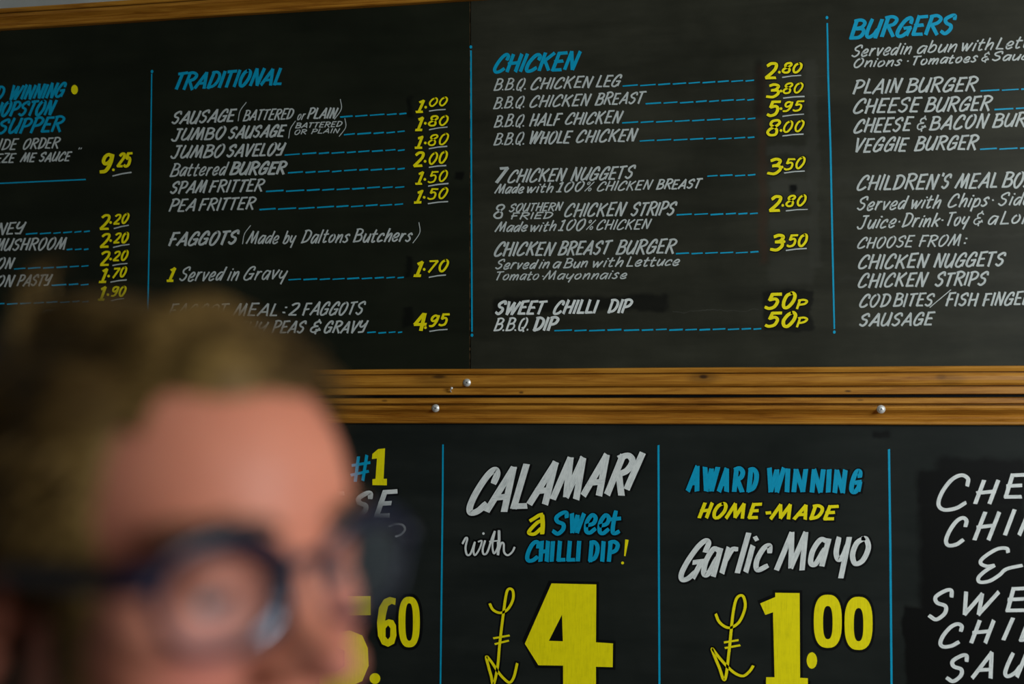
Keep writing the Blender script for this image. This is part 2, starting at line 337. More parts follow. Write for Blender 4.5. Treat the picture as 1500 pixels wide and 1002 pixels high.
class Paint:
    """collects brush strokes in photograph points, lays them on the board as one thin coat"""
    def __init__(s): s.v = []; s.f = []; s.uv = []; s.mi = []; s.k = 0
    def ribbon(s, pts, w, lift=0.0005, mi=0, taper=0.0, off=(0, 0), ext=None):
        pts = [np.array(p, float) + np.array(off) for p in pts]
        keep = [pts[0]]
        for p in pts[1:]:
            if np.linalg.norm(p - keep[-1]) > 0.05: keep.append(p)
        pts = keep
        if len(pts) < 2: pts = [pts[0] - [w * .5, 0], pts[0] + [w * .5, 0]]; ext = 0
        if ext is None: ext = w * 0.22
        d0 = pts[1] - pts[0]; d1 = pts[-1] - pts[-2]
        pts[0] = pts[0] - d0 / np.linalg.norm(d0) * ext; pts[-1] = pts[-1] + d1 / np.linalg.norm(d1) * ext
        n = len(pts); base = len(s.v); arc = 0; u0 = random.random() * 50; v0 = random.random() * 50
        s.k += 1; y = -lift - (s.k % 12) * 0.000012
        ca = random.uniform(-.12, .12)
        for i, p in enumerate(pts):
            a = pts[max(i - 1, 0)]; b = pts[min(i + 1, n - 1)]; t = b - a; t = t / (np.linalg.norm(t) + 1e-9)
            nr = np.array([-t[1], t[0]])
            if i: arc += np.linalg.norm(p - pts[i - 1])
            ww = w * (0.86 + 0.14 * abs(t[1]))
            fr = i / max(n - 1, 1)
            ww *= 1 - taper * fr
            if n > 3 and i in (0, n - 1): ww *= 0.86
            sh = t * ww * ca * (1 if i in (0, n - 1) else 0)
            for sd in (-1, 1):
                q = p + nr * sd * ww / 2 + sh * sd
                P = W(q[0], q[1], 0.0); s.v.append((P[0], y, P[2]))
                s.uv.append((u0 + arc / 640, v0 + sd * ww / 1280))
        for i in range(n - 1):
            b = base + 2 * i; s.f.append((b, b + 2, b + 3, b + 1)); s.mi.append(mi)
    def dot(s, x, y, rx, ry, lift=0.0005, mi=0, n=16):
        base = len(s.v); c = W(x, y)
        s.v.append((c[0], -lift, c[2])); s.uv.append((x / 640, y / 640))
        for k in range(n):
            a = 2 * math.pi * k / n; P = W(x + rx * math.cos(a), y + ry * math.sin(a)); s.v.append((P[0], -lift, P[2])); s.uv.append(((x + rx * math.cos(a)) / 640, y / 640))
        for k in range(n): s.f.append((base, base + 1 + (k + 1) % n, base + 1 + k)); s.mi.append(mi)
    def poly(s, outer, hole=None, lift=0.0005, mi=0):
        bm = bmesh.new(); es = []
        for loop in ([outer, hole] if hole is not None else [outer]):
            vv = []
            for p in loop:
                P = W(p[0], p[1]); vv.append(bm.verts.new((P[0], -lift, P[2])))
            for i in range(len(vv)): es.append(bm.edges.new((vv[i], vv[(i + 1) % len(vv)])))
        bmesh.ops.triangle_fill(bm, edges=es, use_beauty=True)
        bm.verts.index_update(); base = len(s.v)
        for v in bm.verts: s.v.append(tuple(v.co)); s.uv.append((v.co.z * 0.5, v.co.x))
        for f in bm.faces:
            idx = [base + v.index for v in f.verts]
            s.f.append(idx if f.normal.y < 0 else idx[::-1]); s.mi.append(mi)
        bm.free()
    def glyph(s, ch, x, y, cap, wid, slant, w, halo=0.0, jit=True, asc=(0.0)):
        g = GL.get(ch)
        if not g: return
        sc = wid / g[0]; j = (lambda a: random.uniform(-a, a)) if jit else (lambda a: 0)
        ra = j(0.02); jy = j(0.03); js = 1 + j(0.04); sl = slant + j(0.03)
        def tr(p):
            a, b = p; b = b * js + jy
            return np.array([x + a * sc + b * cap * sl, y - b * cap + (a * sc) * ra])
        for kind, pts in g[1]:
            q = [tr((p[0] + j(0.012), p[1] + j(0.012))) for p in pts]
            q = catmull(q) if kind == 'c' else q
            ww = w * (1 + j(0.06))
            if halo: s.ribbon(q, ww + halo, 0.0002, 1, off=(halo * .12, halo * .10), ext=halo * .5)
            s.ribbon(q, ww)
    def word(s, txt, x0, x1, yf, cap, slant, w, halo=0.0, gap=0.13):
        ws = [GL[c][0] if c in GL else 0.25 for c in txt]
        tot = sum(ws) + gap * (len(ws) - 1); sc = (x1 - x0) / tot; x = x0
        for c, g in zip(txt, ws):
            if c != ' ': s.glyph(c, x, yf(x + g * sc / 2), cap, g * sc, slant, w, halo)
            x += (g + gap) * sc
    def build(s, name, parent, mats, label=None):
        o = mesh_obj(name, s.v, s.f, mats, parent, s.uv, s.mi)
        if label: o['label'] = label
        return o
PM = {'w': MW, 'W': MWB, 'y': MY, 'b': MB}

def line(board, col, cap, w, slant, base, *words, name='lettering', label=None, halo=0.0, gap=0.13):
    xa, ya, xb, yb = base
    P = Paint()
    for wd_ in words:
        t, x0, x1 = wd_[:3]; c = wd_[3] if len(wd_) > 3 else cap; ww = wd_[4] if len(wd_) > 4 else w
        dy = wd_[5] if len(wd_) > 5 else 0; sl = wd_[6] if len(wd_) > 6 else slant
        yf = lambda x: ya + (yb - ya) * (x - xa) / (xb - xa) + dy
        if t == '(':
            P.ribbon(catmull([(x1, yf(x1) - c), (x0 + (x1 - x0) * .25, yf(x0) - c * .55), (x0, yf(x0))], 8), ww * .9)
        elif t == ')':
            P.ribbon(catmull([(x1 - (x1 - x0) * .12, yf(x1) - c), (x1, yf(x1) - c * .5), (x0, yf(x0))], 8), ww * .9)
        else:
            P.word(t, x0, x1 - (.16 * c if t[-1] in 'EFTPSGCRYNHIr' else .04 * c), yf, c, sl, ww * 1.08, halo, gap)
    return P.build(name, board, [PM[col], MH], label)

def dashes(board, x0, y0, x1, y1, n=None, w=2.3):
    P = Paint(); Lg = math.hypot(x1 - x0, y1 - y0)
    n = n or max(2, round(Lg / 21)); cuts = []; t = 0
    ws = [random.uniform(.85, 1.15) * (1 - 0.3 * k / n) for k in range(n)]; ws[-1] *= 0.6; tot = sum(ws)
    for k in range(n):
        a = t / tot; t += ws[k]; b = t / tot
        gp = 3.6 / Lg
        b2 = b - gp if k < n - 1 else b
        dy = random.uniform(-.5, .5)
        P.ribbon([(x0 + (x1 - x0) * a, y0 + (y1 - y0) * a + .4 + dy), (x0 + (x1 - x0) * b2, y0 + (y1 - y0) * b2 - .4 + dy)], w * random.uniform(.85, 1.15), ext=0)
    return P.build('dashed_line', board, [MB])

def price(board, big, bx0, bx1, ytop, ybase, small, sx0, sx1, s0, s1, scap, dot, ul, w=None, halo=3.0):
    """big pounds, a dot, raised pence over a white underline"""
    P = Paint(); cap = ybase - ytop; w = w or cap * 0.185
    top_shift = cap * .26
    P.glyph(big, bx0, ybase - w * .3, cap - w * .6, (bx1 - bx0) + (1.5 if big != '1' and bx0 > 600 else 0), 0.26 if big == '1' else 0.14, w * (1.05 if bx0 > 600 else .95), halo)
    P.word(small, sx0 + (.5 if bx0 > 600 else 1.8), sx1 - scap * .20, lambda x: s0 + (s1 - s0) * (x - sx0) / (sx1 - sx0) - 1, scap - 2, 0.22, w * 0.74, halo, 0.15)
    P.dot(dot[0] + .5, dot[1], 2.0, 2.0, 0.0009)
    o = P.build('price', board, [MY, MH])
    U = Paint(); x0, y0, x1, y1 = ul
    U.ribbon([(x0, y0), ((x0 + x1) / 2, (y0 + y1) / 2 - .6), (x1, y1)], 2.0, taper=random.uniform(-.3, .3), ext=0)
    U.build('price_underline', o, [MW])
    return o

def rule(board, pts, w=2.6, dots=()):
    P = Paint(); P.ribbon(pts, w, ext=0)
    for d in dots: P.dot(d[0], d[1], 2.0, 2.4)
    return P.build('divider_line', board, [MB])

BL, BR, BO = board_l, board_r, board_o
# ---- column at the left edge
line(BL, 'b', 20, 3.6, .36, (15, 146, 97, 141), ('AWARD', -66, 3), ('WINNING', 13, 95), label='blue award winning heading')
P = Paint(); P.dot(109.5, 131.5, 5, 7); P.build('painted_dot', BL, [MY], 'yellow painted dot after the blue heading')
line(BL, 'b', 20, 3.6, .36, (-12, 171, 80, 167.5), ('HOPSTON', -12, 79))
line(BL, 'b', 21, 3.6, .36, (-4, 196, 93, 192.5), ('SUPPER', -4, 92))
line(BL, 'w', 15, 2.2, .34, (-14, 220, 87, 217), ('SIDE', -14, 25), ('ORDER', 33, 87))
line(BL, 'w', 13, 2.2, .34, (-48, 240, 104, 235.5), ('SQUEEZE', -48, 22), ('ME', 30, 52), ('SAUCE', 57, 103), ('"', 112, 117, 10, 1.2, -8))
price(BL, '9', 147, 162, 224, 254, '25', 170, 194, 246, 245, 21, (166, 249), (165, 258, 193, 252.5))
P = Paint(); P.ribbon([(-60, 271.5), (126, 263)], 2.2, ext=0); P.build('divider_line', BL, [MB])
rule(BL, [(222.5, 108), (220.5, 270), (217.5, 420), (216, 492)], 2.0, [(223, 105)])
line(BL, 'w', 17, 2.5, .34, (-40, 346, 36, 342.5), ('KIDNEY', -40, 35))
dashes(BL, 38, 343, 132, 339.3, 6)
price(BL, '2', 147, 160, 314, 337, '20', 165, 190, 330, 327, 16, (162, 326), (167, 335, 189, 330))
line(BL, 'w', 17, 2.5, .34, (-8, 367, 97, 365), ('MUSHROOM', -10, 95))
dashes(BL, 98, 366, 130, 365, 3)
price(BL, '2', 147, 160, 342, 364, '20', 165, 190, 358, 355.5, 16, (162, 352.5), (166, 362.5, 190, 358))
line(BL, 'w', 16, 2.5, .34, (-37, 395, 21, 393), ('ONION', -36, 20))
dashes(BL, 21, 393.5, 130, 390, 6)
price(BL, '2', 147, 160, 368, 390, '20', 164, 189, 384, 381, 15.5, (162, 379.5), (165, 389, 187, 386))
line(BL, 'w', 16, 2.5, .34, (-40, 421, 75, 418), ('ONION', -40, 20), ('PASTY', 25, 74))
dashes(BL, 76, 418, 130, 416.5, 3)
price(BL, '1', 146, 155, 393, 415, '70', 163, 187, 408, 406, 16, (159, 404.5), (162, 413.5, 186, 410))
dashes(BL, -12, 445.5, 130, 442, 8)
price(BL, '1', 144, 153, 420, 442, '90', 161, 186, 436, 434, 16, (158, 432), (163, 441, 182, 437.5))
line(BL, 'w', 8, 1.3, .3, (62, 463, 126, 460), ('STANDARD', 62, 125))
price(BL, '1', 70, 80, 470, 492, '70', 88, 110, 486, 484, 15, (84, 482), (88, 491, 108, 488))
# ---- traditional column
line(BL, 'b', 23, 4.2, .33, (254, 131, 416, 123.5), ('TRADITIONAL', 254, 412), label='blue TRADITIONAL heading')
line(BL, 'w', 18, 2.8, .34, (250, 182.2, 345, 177.8), ('SAUSAGE', 251, 344), ('(', 349, 361, 27, 1.3), ('BATTERED', 356, 428, 15, 2.1, 0), ('or', 435, 447, 13, 1.5, 2), ('PLAIN', 450, 493, 15, 2.4, 1.5), (')', 490, 500, 29, 1.3, 4))
dashes(BL, 498.4, 171, 595.4, 166.8, 5)
price(BL, '1', 610, 619, 146, 165.6, '00', 627.5, 657, 157, 155, 13.5, (623.2, 157.3), (628.6, 162.9, 652.9, 160.5))
line(BL, 'w', 17, 2.8, .34, (250, 206.5, 418, 200), ('JUMBO', 251, 328), ('SAUSAGE', 334, 417), ('(', 423, 433, 25, 1.3, 3), ('BATTERED', 432.5, 500, 7.5, 1.5, -11.4), ('OR', 431, 449, 6.5, 1.4, -2.2), ('PLAIN', 456, 497, 6.5, 1.4, -2.4), (')', 497, 506.5, 26, 1.3, 3))
dashes(BL, 504, 197.2, 593, 192.9, 5)
price(BL, '1', 609, 618, 171, 192.3, '80', 627, 658, 185.7, 184, 15.5, (622.7, 180.8), (628.6, 190.2, 655.6, 186.2))
line(BL, 'w', 17.5, 2.8, .34, (249, 232, 417, 227), ('JUMBO', 250, 326), ('SAVELOY', 332, 416))
dashes(BL, 417, 226.6, 593, 219.5, 9)
price(BL, '1', 608.5, 618, 198.3, 218, '80', 626, 658, 214.4, 211.7, 17, (622.7, 209.6), (628.3, 218, 655.2, 214.4))
line(BL, 'w', 18.5, 2.5, .34, (249, 258.5, 420, 254), ('Battered', 249, 330, 18.5, 2.2), ('BURGER', 336.5, 419, 17.5, 3.3))
dashes(BL, 422, 253.5, 593, 246.8, 9)
price(BL, '2', 606, 618, 223.4, 245.5, '00', 627, 657, 241.4, 239.2, 18, (622.3, 236.5), (628.3, 245.3, 653.8, 242.6))
line(BL, 'w', 17, 2.6, .34, (249, 284, 387, 279.4), ('SPAM', 249, 300), ('FRITTER', 306, 386))
dashes(BL, 389.7, 280.4, 592.3, 273.7, 9)
price(BL, '1', 609, 618, 252.5, 271.5, '50', 626.5, 657, 268.3, 266.5, 17.5, (622, 262.9), (627.2, 272.8, 657, 268.9))
line(BL, 'w', 17, 2.6, .34, (247, 309.7, 375, 306.3), ('PEA', 247.5, 285), ('FRITTER', 291, 373.5))
dashes(BL, 380.2, 307, 590.5, 299.2, 9)
price(BL, '1', 607, 617, 279, 298.9, '50', 626, 657, 293.5, 291.3, 17.5, (621, 289.2), (626.8, 298.5, 656.5, 295.3))
line(BL, 'w', 19, 3.2, .34, (247, 359.5, 608, 353), ('FAGGOTS', 247, 348), ('(', 355.5, 367.4, 27, 1.3), ('Made', 361, 407, 17.5, 2.1), ('by', 414, 431, 18, 2.1), ('Daltons', 441, 510, 18.5, 2.2), ('Butchers', 517, 602, 18.5, 2.4), (')', 605, 615, 30, 1.3, 3))
P = Paint(); P.glyph('1', 245.5, 411.5, 18, 8.5, .28, 4.0); P.build('lettering', BL, [MY], 'yellow numeral one')
line(BL, 'w', 19.5, 2.2, .36, (262, 412, 420, 408.5), ('Served', 262, 325), ('in', 333, 348), ('Gravy', 356, 418))
dashes(BL, 422.5, 410, 591.7, 406.1, 9)
price(BL, '1', 607, 616, 382, 405.7, '70', 626, 658, 400, 398.5, 18, (621, 394.7), (628.2, 406.3, 653.3, 402.9))
line(BL, 'w', 18, 2.6, .34, (246, 464.5, 535, 460.5), ('FAGGOT', 246, 333), ('MEAL', 341, 406), (':', 412, 416), ('2', 422.5, 436), ('FAGGOTS', 443, 533))
line(BL, 'w', 17, 2.6, .34, (296, 489, 538, 487), ('MUSHY', 312, 390), ('PEAS', 398, 447), ('&', 454, 468), ('GRAVY', 474, 536))
dashes(BL, 538, 487.3, 589.4, 486.7, 4)
price(BL, '4', 606, 621, 459.4, 485.4, '95', 628, 658, 479.3, 477.5, 18, (622.9, 480), (629, 485.5, 655.7, 482.5))
rule(BR, [(690, 74), (690.6, 280), (691.5, 486)], 2.3, [(689.8, 69), (691.5, 491)])
# ---- chicken column
line(BR, 'b', 25, 4.8, .34, (722, 106, 847, 101.6), ('CHICKEN', 722, 846), label='blue CHICKEN heading')
line(BR, 'w', 16.5, 2.5, .34, (723, 133, 910, 126.4), ('B.B.Q.', 723, 770, 16.5, 2.2), ('CHICKEN', 777, 867), ('LEG', 872.5, 909))
dashes(BR, 912, 126, 1104.4, 118, 9)
price(BR, '2', 1121, 1136, 93, 117, '80', 1145, 1176, 107.6, 106.4, 15.5, (1141, 106), (1145.6, 113.6, 1173.6, 110.6))
line(BR, 'w', 16.5, 2.5, .34, (723, 159.5, 947, 151), ('B.B.Q.', 722.5, 768, 16.5, 2.2), ('CHICKEN', 775, 864), ('BREAST', 871.5, 943))
dashes(BR, 945.6, 152, 1104.4, 146, 8)
price(BR, '3', 1123, 1138, 122.4, 143.6, '80', 1146, 1177.5, 137.6, 136.5, 16.5, (1143.4, 133.6), (1147, 144, 1178.4, 141.4))
line(BR, 'w', 17, 2.6, .34, (723, 186.5, 911, 179.7), ('B.B.Q.', 723.5, 768, 17, 2.2), ('HALF', 775.5, 821), ('CHICKEN', 827, 910))
dashes(BR, 911.3, 180.3, 1106.4, 173.6, 9)
price(BR, '5', 1124, 1138, 148.6, 171, '95', 1146, 1177, 164.8, 163, 16.5, (1143.4, 159.4), (1146, 170.6, 1177.6, 167.4))
line(BR, 'w', 17.5, 2.7, .34, (723, 212.5, 933, 206.4), ('B.B.Q.', 723, 768, 17, 2.2), ('WHOLE', 774, 836), ('CHICKEN', 843, 932))
dashes(BR, 936.9, 206.4, 1105, 201.6, 8)
price(BR, '8', 1123, 1138, 175.4, 199.4, '00', 1146, 1179, 194.4, 193.6, 17.5, (1143.4, 191.4), (1146, 199.4, 1177, 196.6), w=3.9)
line(BR, 'w', 18.5, 2.7, .34, (725, 268, 930, 261.4), ('7', 726, 738, 21, 4.2), ('CHICKEN', 743, 828), ('NUGGETS', 836, 928))
dashes(BR, 1036, 257.6, 1106.4, 256.4, 4)
price(BR, '3', 1125, 1141, 232, 256, '50', 1148, 1180, 249.6, 246.5, 17.5, (1145, 245), (1148.4, 253.6, 1178.6, 250.6))
line(BR, 'w', 13.5, 2.1, .36, (724, 283.7, 1027, 275.6), ('Made', 724.5, 766), ('with', 770, 809), ('100', 815, 853, 14.5, 2.2), ('%', 856, 866, 13.5, 1.3), ('CHICKEN', 874, 954), ('BREAST', 961, 1026, 13.5, 2.4))
P = Paint(); P.glyph('8', 723, 319.5, 20, 14, .12, 3.0); P.build('lettering', BR, [MW])
line(BR, 'w', 11.5, 2.0, .34, (745, 310.4, 826, 308), ('SOUTHERN', 745.5, 823))
line(BR, 'w', 9, 2.0, .34, (748, 321.3, 808, 320), ('FRIED', 748, 808))
line(BR, 'w', 19, 2.7, .34, (725, 318.7, 990, 315), ('CHICKEN', 826, 915), ('STRIPS', 923.5, 989))
dashes(BR, 991, 315, 1110, 312.4, 6)
price(BR, '2', 1127, 1141, 287, 311, '80', 1150, 1182, 303.2, 302, 17, (1146, 301), (1151, 309, 1183, 306.8))
line(BR, 'w', 14, 2.1, .36, (724, 339.8, 955, 335), ('Made', 725, 771), ('with', 775, 813), ('100', 818, 855, 15.5, 2.3), ('%', 858, 868, 14.5, 1.3), ('CHICKEN', 873, 952))
line(BR, 'w', 19.5, 2.9, .34, (723, 375.2, 990, 370.4), ('CHICKEN', 723, 811), ('BREAST', 817, 893), ('BURGER', 902, 989))
dashes(BR, 990, 371.4, 1111, 369.4, 6)
price(BR, '3', 1129, 1144, 342.4, 368, '50', 1152, 1184, 362.4, 361, 18, (1148, 354), (1151, 367, 1181.6, 364))
line(BR, 'w', 13.5, 2.1, .38, (724, 394.5, 996, 388.6), ('Served', 725, 784), ('in', 789, 803), ('a', 809, 819), ('Bun', 825, 859), ('with', 866, 911), ('Lettuce', 917, 994))
line(BR, 'w', 12.5, 1.9, .38, (724, 410.5, 919, 408), ('Tomato', 724, 788), ('·', 792, 795), ('Mayonnaise', 796, 917))
line(BR, 'W', 18.5, 3.6, .32, (724, 460.4, 924, 457.8), ('SWEET', 725, 798), ('CHILLI', 810, 875), ('DIP', 890, 924))
line(BR, 'W', 18.5, 3.0, .32, (723, 485, 820, 483), ('B.B.Q.', 723, 774, 18, 2.6), ('DIP', 781, 816, 18.5, 3.8))
dashes(BR, 812, 484, 1115, 482, 14, 2.6)
for yb, yt in ((453, 428), (480, 457)):
    P = Paint(); cp = yb - yt
    P.word('50', 1121, 1162, lambda x: yb - 1.5, cp - 3, .26, 5.0, 3.0, .16)
    P.word('P', 1166, 1179, lambda x: yb - 1, 13, .26, 3.4, 3.0)
    P.build('price', BR, [MY, MH])
rule(BR, [(1211.6, 34), (1213, 110), (1216.5, 220), (1219.5, 370), (1222, 482)], 2.7, [(1211.2, 26), (1222, 486.5)])
# ---- burgers column
line(BR, 'b', 27, 5.2, .28, (1244, 56, 1399, 48.6), ('BURGERS', 1245, 1398), label='blue BURGERS heading')
line(BR, 'w', 17, 2.3, .36, (1247, 83.4, 1455, 72.4), ('Served', 1247, 1314), ('in', 1318, 1333), ('a', 1342, 1355), ('bun', 1357, 1400), ('with', 1406, 1453), ('Lettuce', 1458, 1545))
line(BR, 'w', 13, 2.2, .36, (1248, 99.4, 1447, 90), ('Onions', 1249, 1319), ('·', 1326, 1329), ('Tomatoes', 1334, 1430), ('&', 1437, 1447, 13, 1.8), ('Sauce', 1452, 1518))
line(BR, 'w', 20, 3.0, .30, (1248, 137.8, 1432, 132.5), ('PLAIN', 1249, 1319), ('BURGER', 1327, 1431))
dashes(BR, 1436, 132.5, 1600, 128, 7)
line(BR, 'w', 20.5, 3.0, .30, (1248, 166.5, 1452, 161), ('CHEESE', 1249, 1347), ('BURGER', 1354, 1452))
dashes(BR, 1456.4, 160, 1600, 156, 6)
line(BR, 'w', 19.5, 3.0, .30, (1249, 194.5, 1500, 185), ('CHEESE', 1250, 1335), ('&', 1342, 1355, 19, 2.0), ('BACON', 1361, 1446), ('BURGER', 1453, 1552))
line(BR, 'w', 19.5, 3.0, .30, (1250, 223.3, 1433, 218), ('VEGGIE', 1250, 1329), ('BURGER', 1339, 1432))
dashes(BR, 1435.3, 218.5, 1600, 214, 7)
line(BR, 'w', 21, 3.0, .30, (1253, 278.8, 1500, 274.2), ('CHILDREN', 1254, 1373), ("'", 1375, 1377), ('S', 1378, 1391), ('MEAL', 1399, 1460), ('BOX', 1467, 1512))
line(BR, 'w', 19, 2.4, .34, (1253, 308.7, 1500, 300), ('Served', 1254, 1325), ('with', 1332, 1376), ('Chips', 1387, 1446), ('·', 1450, 1453), ('Side', 1461, 1508))
line(BR, 'w', 19, 2.4, .34, (1254, 335.2, 1500, 327), ('Juice', 1255, 1310), ('·', 1313, 1316), ('Drink', 1320, 1374), ('·', 1376, 1379), ('Toy', 1384, 1416), ('&', 1425, 1438, 18, 1.8), ('a', 1446, 1459), ('Lolli', 1464, 1516))
line(BR, 'w', 16, 2.3, .32, (1255, 364, 1413, 359.5), ('CHOOSE', 1255, 1337), ('FROM', 1345, 1405), (':', 1410, 1413))
line(BR, 'w', 20, 3.0, .28, (1256, 393.6, 1474, 389.3), ('CHICKEN', 1256, 1359), ('NUGGETS', 1367, 1472))
line(BR, 'w', 19.5, 3.0, .28, (1256, 420.8, 1448, 417.5), ('CHICKEN', 1256, 1357), ('STRIPS', 1369, 1446))
line(BR, 'w', 18, 2.8, .26, (1257, 449.6, 1500, 446.5), ('COD', 1258, 1302), ('BITES', 1308, 1368), ('/', 1371, 1384, 20, 1.2), ('FISH', 1385, 1432), ('FINGERS', 1439, 1524))
line(BR, 'w', 18, 3.0, .26, (1257, 478.2, 1368, 475.5), ('SAUSAGE', 1258, 1367))

# ---- offers board, big lettering
def zz(ox, oy, sc): return lambda x, y: (ox + x / sc, oy + y / sc)
HL = 5.5
rule(BO, [(649, 651), (648.6, 720), (646.5, 900), (644.5, 1075)], 2.6)
rule(BO, [(964.5, 652), (965, 800), (966.3, 1075)], 3.0)
rule(BO, [(1302, 658), (1304, 800), (1306.5, 1075)], 3.2)
def glyphs(col, w, slant, z, sc, items, label=None, halo=HL):
    P = Paint()
    for it in items:
        ch, x0, x1, yb, cap = it[:5]; sl = it[5] if len(it) > 5 else slant
        X, Y = z(x0, yb); P.glyph(ch, X, Y, cap / sc, (x1 - x0) / sc, sl, w, halo, jit=False)
    return P.build('lettering', BO, [PM[col], MH], label)
z = zz(650, 640, 4.6875)
glyphs('W', 9.6, .40, z, 4.6875, [('C', 155, 275, 520, 295, .38), ('A', 298, 425, 505, 290, .33), ('L', 470, 560, 485, 290, .26), ('A', 592, 705, 455, 275, .36),
    ('M', 752, 925, 420, 270, .22), ('A', 962, 1075, 395, 265, .30), ('R', 1115, 1225, 388, 255, .36), ('I', 1250, 1275, 352, 235, .42)], 'large white CALAMARI lettering')
P = Paint()
def script(P, z, pts, w, halo=HL, n=8):
    q = catmull([z(*p) for p in pts], n)
    if halo: P.ribbon(q, w + halo, 0.0002, 1, ext=halo * .5)
    P.ribbon(q, w, ext=0)
script(P, z, [(128, 735), (150, 695), (162, 700), (150, 760), (160, 808), (185, 800), (215, 720)], 3.0)
script(P, z, [(215, 720), (205, 780), (215, 812), (245, 770), (262, 715), (235, 720)], 2.6)
script(P, z, [(285, 710), (268, 770), (275, 805), (300, 790), (330, 700), (352, 645)], 3.0)
script(P, z, [(352, 645), (335, 740), (345, 800), (370, 760), (372, 720)], 2.8)
script(P, z, [(312, 718), (380, 712)], 2.4)
script(P, z, [(380, 640), (380, 720), (372, 812)], 4.0)
script(P, z, [(375, 790), (395, 730), (412, 735), (415, 790), (440, 812), (470, 790), (488, 755)], 3.0)
P.dot(*z(273, 663), 1.8, 1.8); P.build('lettering', BO, [MWB, MH], 'white joined-up script word')
P = Paint()
script(P, z, [(590, 578), (620, 560), (655, 538), (683, 530)], 5.5)
script(P, z, [(676, 535), (680, 600), (676, 668)], 6.5)
script(P, z, [(670, 575), (640, 590), (592, 640), (588, 662), (625, 665), (672, 625)], 5.5); P.build('lettering', BO, [MY, MH], 'yellow letter a')
glyphs('b', 6.2, .16, z, 4.6875, [('S', 745, 835, 668, 150, .14), ('w', 862, 950, 652, 190, .10), ('e', 965, 1040, 658, 190, .10), ('e', 1058, 1130, 662, 195, .10), ('t', 1140, 1205, 662, 160, .06)], 'blue Sweet lettering')
glyphs('b', 6.2, .06, z, 4.6875, [('C', 565, 645, 850, 130, .10), ('H', 660, 715, 850, 130, .04), ('I', 735, 752, 850, 128, .04), ('L', 782, 828, 848, 128, .04), ('L', 850, 895, 848, 128, .04), ('I', 915, 932, 848, 128, .04),
    ('D', 998, 1055, 850, 128, .05), ('I', 1082, 1100, 850, 128, .04), ('P', 1128, 1190, 850, 128, .04)], 'blue CHILLI DIP lettering')
P = Paint(); P.ribbon([z(1258, 705), z(1243, 818)], 5.2, taper=.6, ext=0); P.dot(*z(1228, 865), 2.1, 2.1); P.build('lettering', BO, [MY], 'yellow exclamation mark')
z = zz(650, 840, 4.6875)
P = Paint()
script(P, z, [(315, 205), (340, 250), (390, 270), (440, 245), (475, 180), (475, 120), (450, 105), (430, 140), (408, 290), (385, 480), (370, 640), (342, 762), (325, 700), (308, 640), (293, 570), (330, 610), (370, 670), (410, 718), (452, 748), (482, 710), (505, 615)], 4.0)
P.ribbon([z(340, 445), z(453, 425)], 3.2, ext=0); P.ribbon([z(350, 485), z(448, 460)], 3.2, ext=0)
P.build('lettering', BO, [MY, MH], 'thin yellow pound sign before the 4')
P = Paint()
o4 = [z(*p) for p in ((740, 68), (1048, 75), (1045, 472), (1162, 480), (1160, 643), (1045, 640), (1046, 905), (820, 905), (820, 632), (650, 630), (557, 482))]
h4 = [z(*p) for p in ((812, 283), (722, 462), (818, 465))]
def grow(pts, d):
    c = np.mean(pts, 0); return [tuple(np.array(p) + d * np.sign(np.array(p) - c)) for p in pts]
P.poly(o4, h4); P.poly(grow(o4, 4), None, 0.0002, 1); P.build('price', BO, [MY, MH], 'huge yellow figure 4')
z = zz(960, 640, 4.2857)
glyphs('b', 7.0, .10, z, 4.2857, [('A', 205, 265, 335, 145, .12), ('W', 302, 385, 335, 140, .04), ('A', 400, 450, 338, 135, .10), ('R', 490, 545, 338, 138, .06), ('D', 580, 632, 338, 135, .06),
    ('W', 705, 800, 340, 140, .04), ('I', 820, 836, 340, 135, .02), ('N', 862, 942, 340, 132, .03), ('N', 976, 1052, 342, 132, .03), ('I', 1078, 1096, 342, 132, .02), ('N', 1120, 1190, 345, 132, .03), ('G', 1225, 1285, 345, 132, .06)], 'blue AWARD WINNING lettering')
glyphs('y', 5.2, .34, z, 4.2857, [('H', 272, 330, 505, 88), ('O', 355, 430, 507, 88, .30), ('M', 445, 555, 508, 86, .22), ('E', 582, 640, 508, 86, .28), ('-', 682, 708, 515, 90), ('M', 725, 845, 512, 84, .24), ('A', 872, 945, 514, 84, .28), ('D', 968, 1035, 514, 82, .28), ('E', 1056, 1118, 516, 80, .34)], 'yellow HOME-MADE lettering')
glyphs('W', 7.8, .36, z, 4.2857, [('G', 140, 255, 895, 245, .42), ('a', 288, 372, 870, 260, .22), ('r', 410, 480, 850, 235, .22), ('l', 505, 535, 848, 235, .24), ('i', 560, 585, 842, 240, .22), ('c', 618, 700, 840, 255, .18),
    ('M', 762, 935, 830, 225, .16), ('a', 958, 1055, 805, 250, .20), ('y', 1120, 1200, 795, 250, .10), ('o', 1218, 1330, 800, 255, .14)], 'white Garlic Mayo lettering')
z = zz(960, 850, 4.2857)
P = Paint()
script(P, z, [(378, 210), (400, 260), (440, 292), (480, 295), (530, 255), (563, 170), (555, 108), (532, 95), (505, 125), (485, 225), (465, 420), (437, 622), (400, 545), (355, 430), (390, 472), (450, 540), (500, 583), (550, 600), (590, 572), (615, 535)], 4.2)
P.ribbon([z(430, 390), z(522, 375)], 3.4, ext=0); P.ribbon([z(435, 425), z(533, 407)], 3.4, ext=0)
P.build('lettering', BO, [MY, MH], 'thin yellow pound sign before the 1.00')
def sup(cx, cy, rx, ry, e=2.6, n=36):
    out = []
    for k in range(n):
        a = 2 * math.pi * k / n; c, s = math.cos(a), math.sin(a)
        out.append((cx + rx * math.copysign(abs(c) ** (2 / e), c), cy + ry * math.copysign(abs(s) ** (2 / e), s)))
    return out
P = Paint()
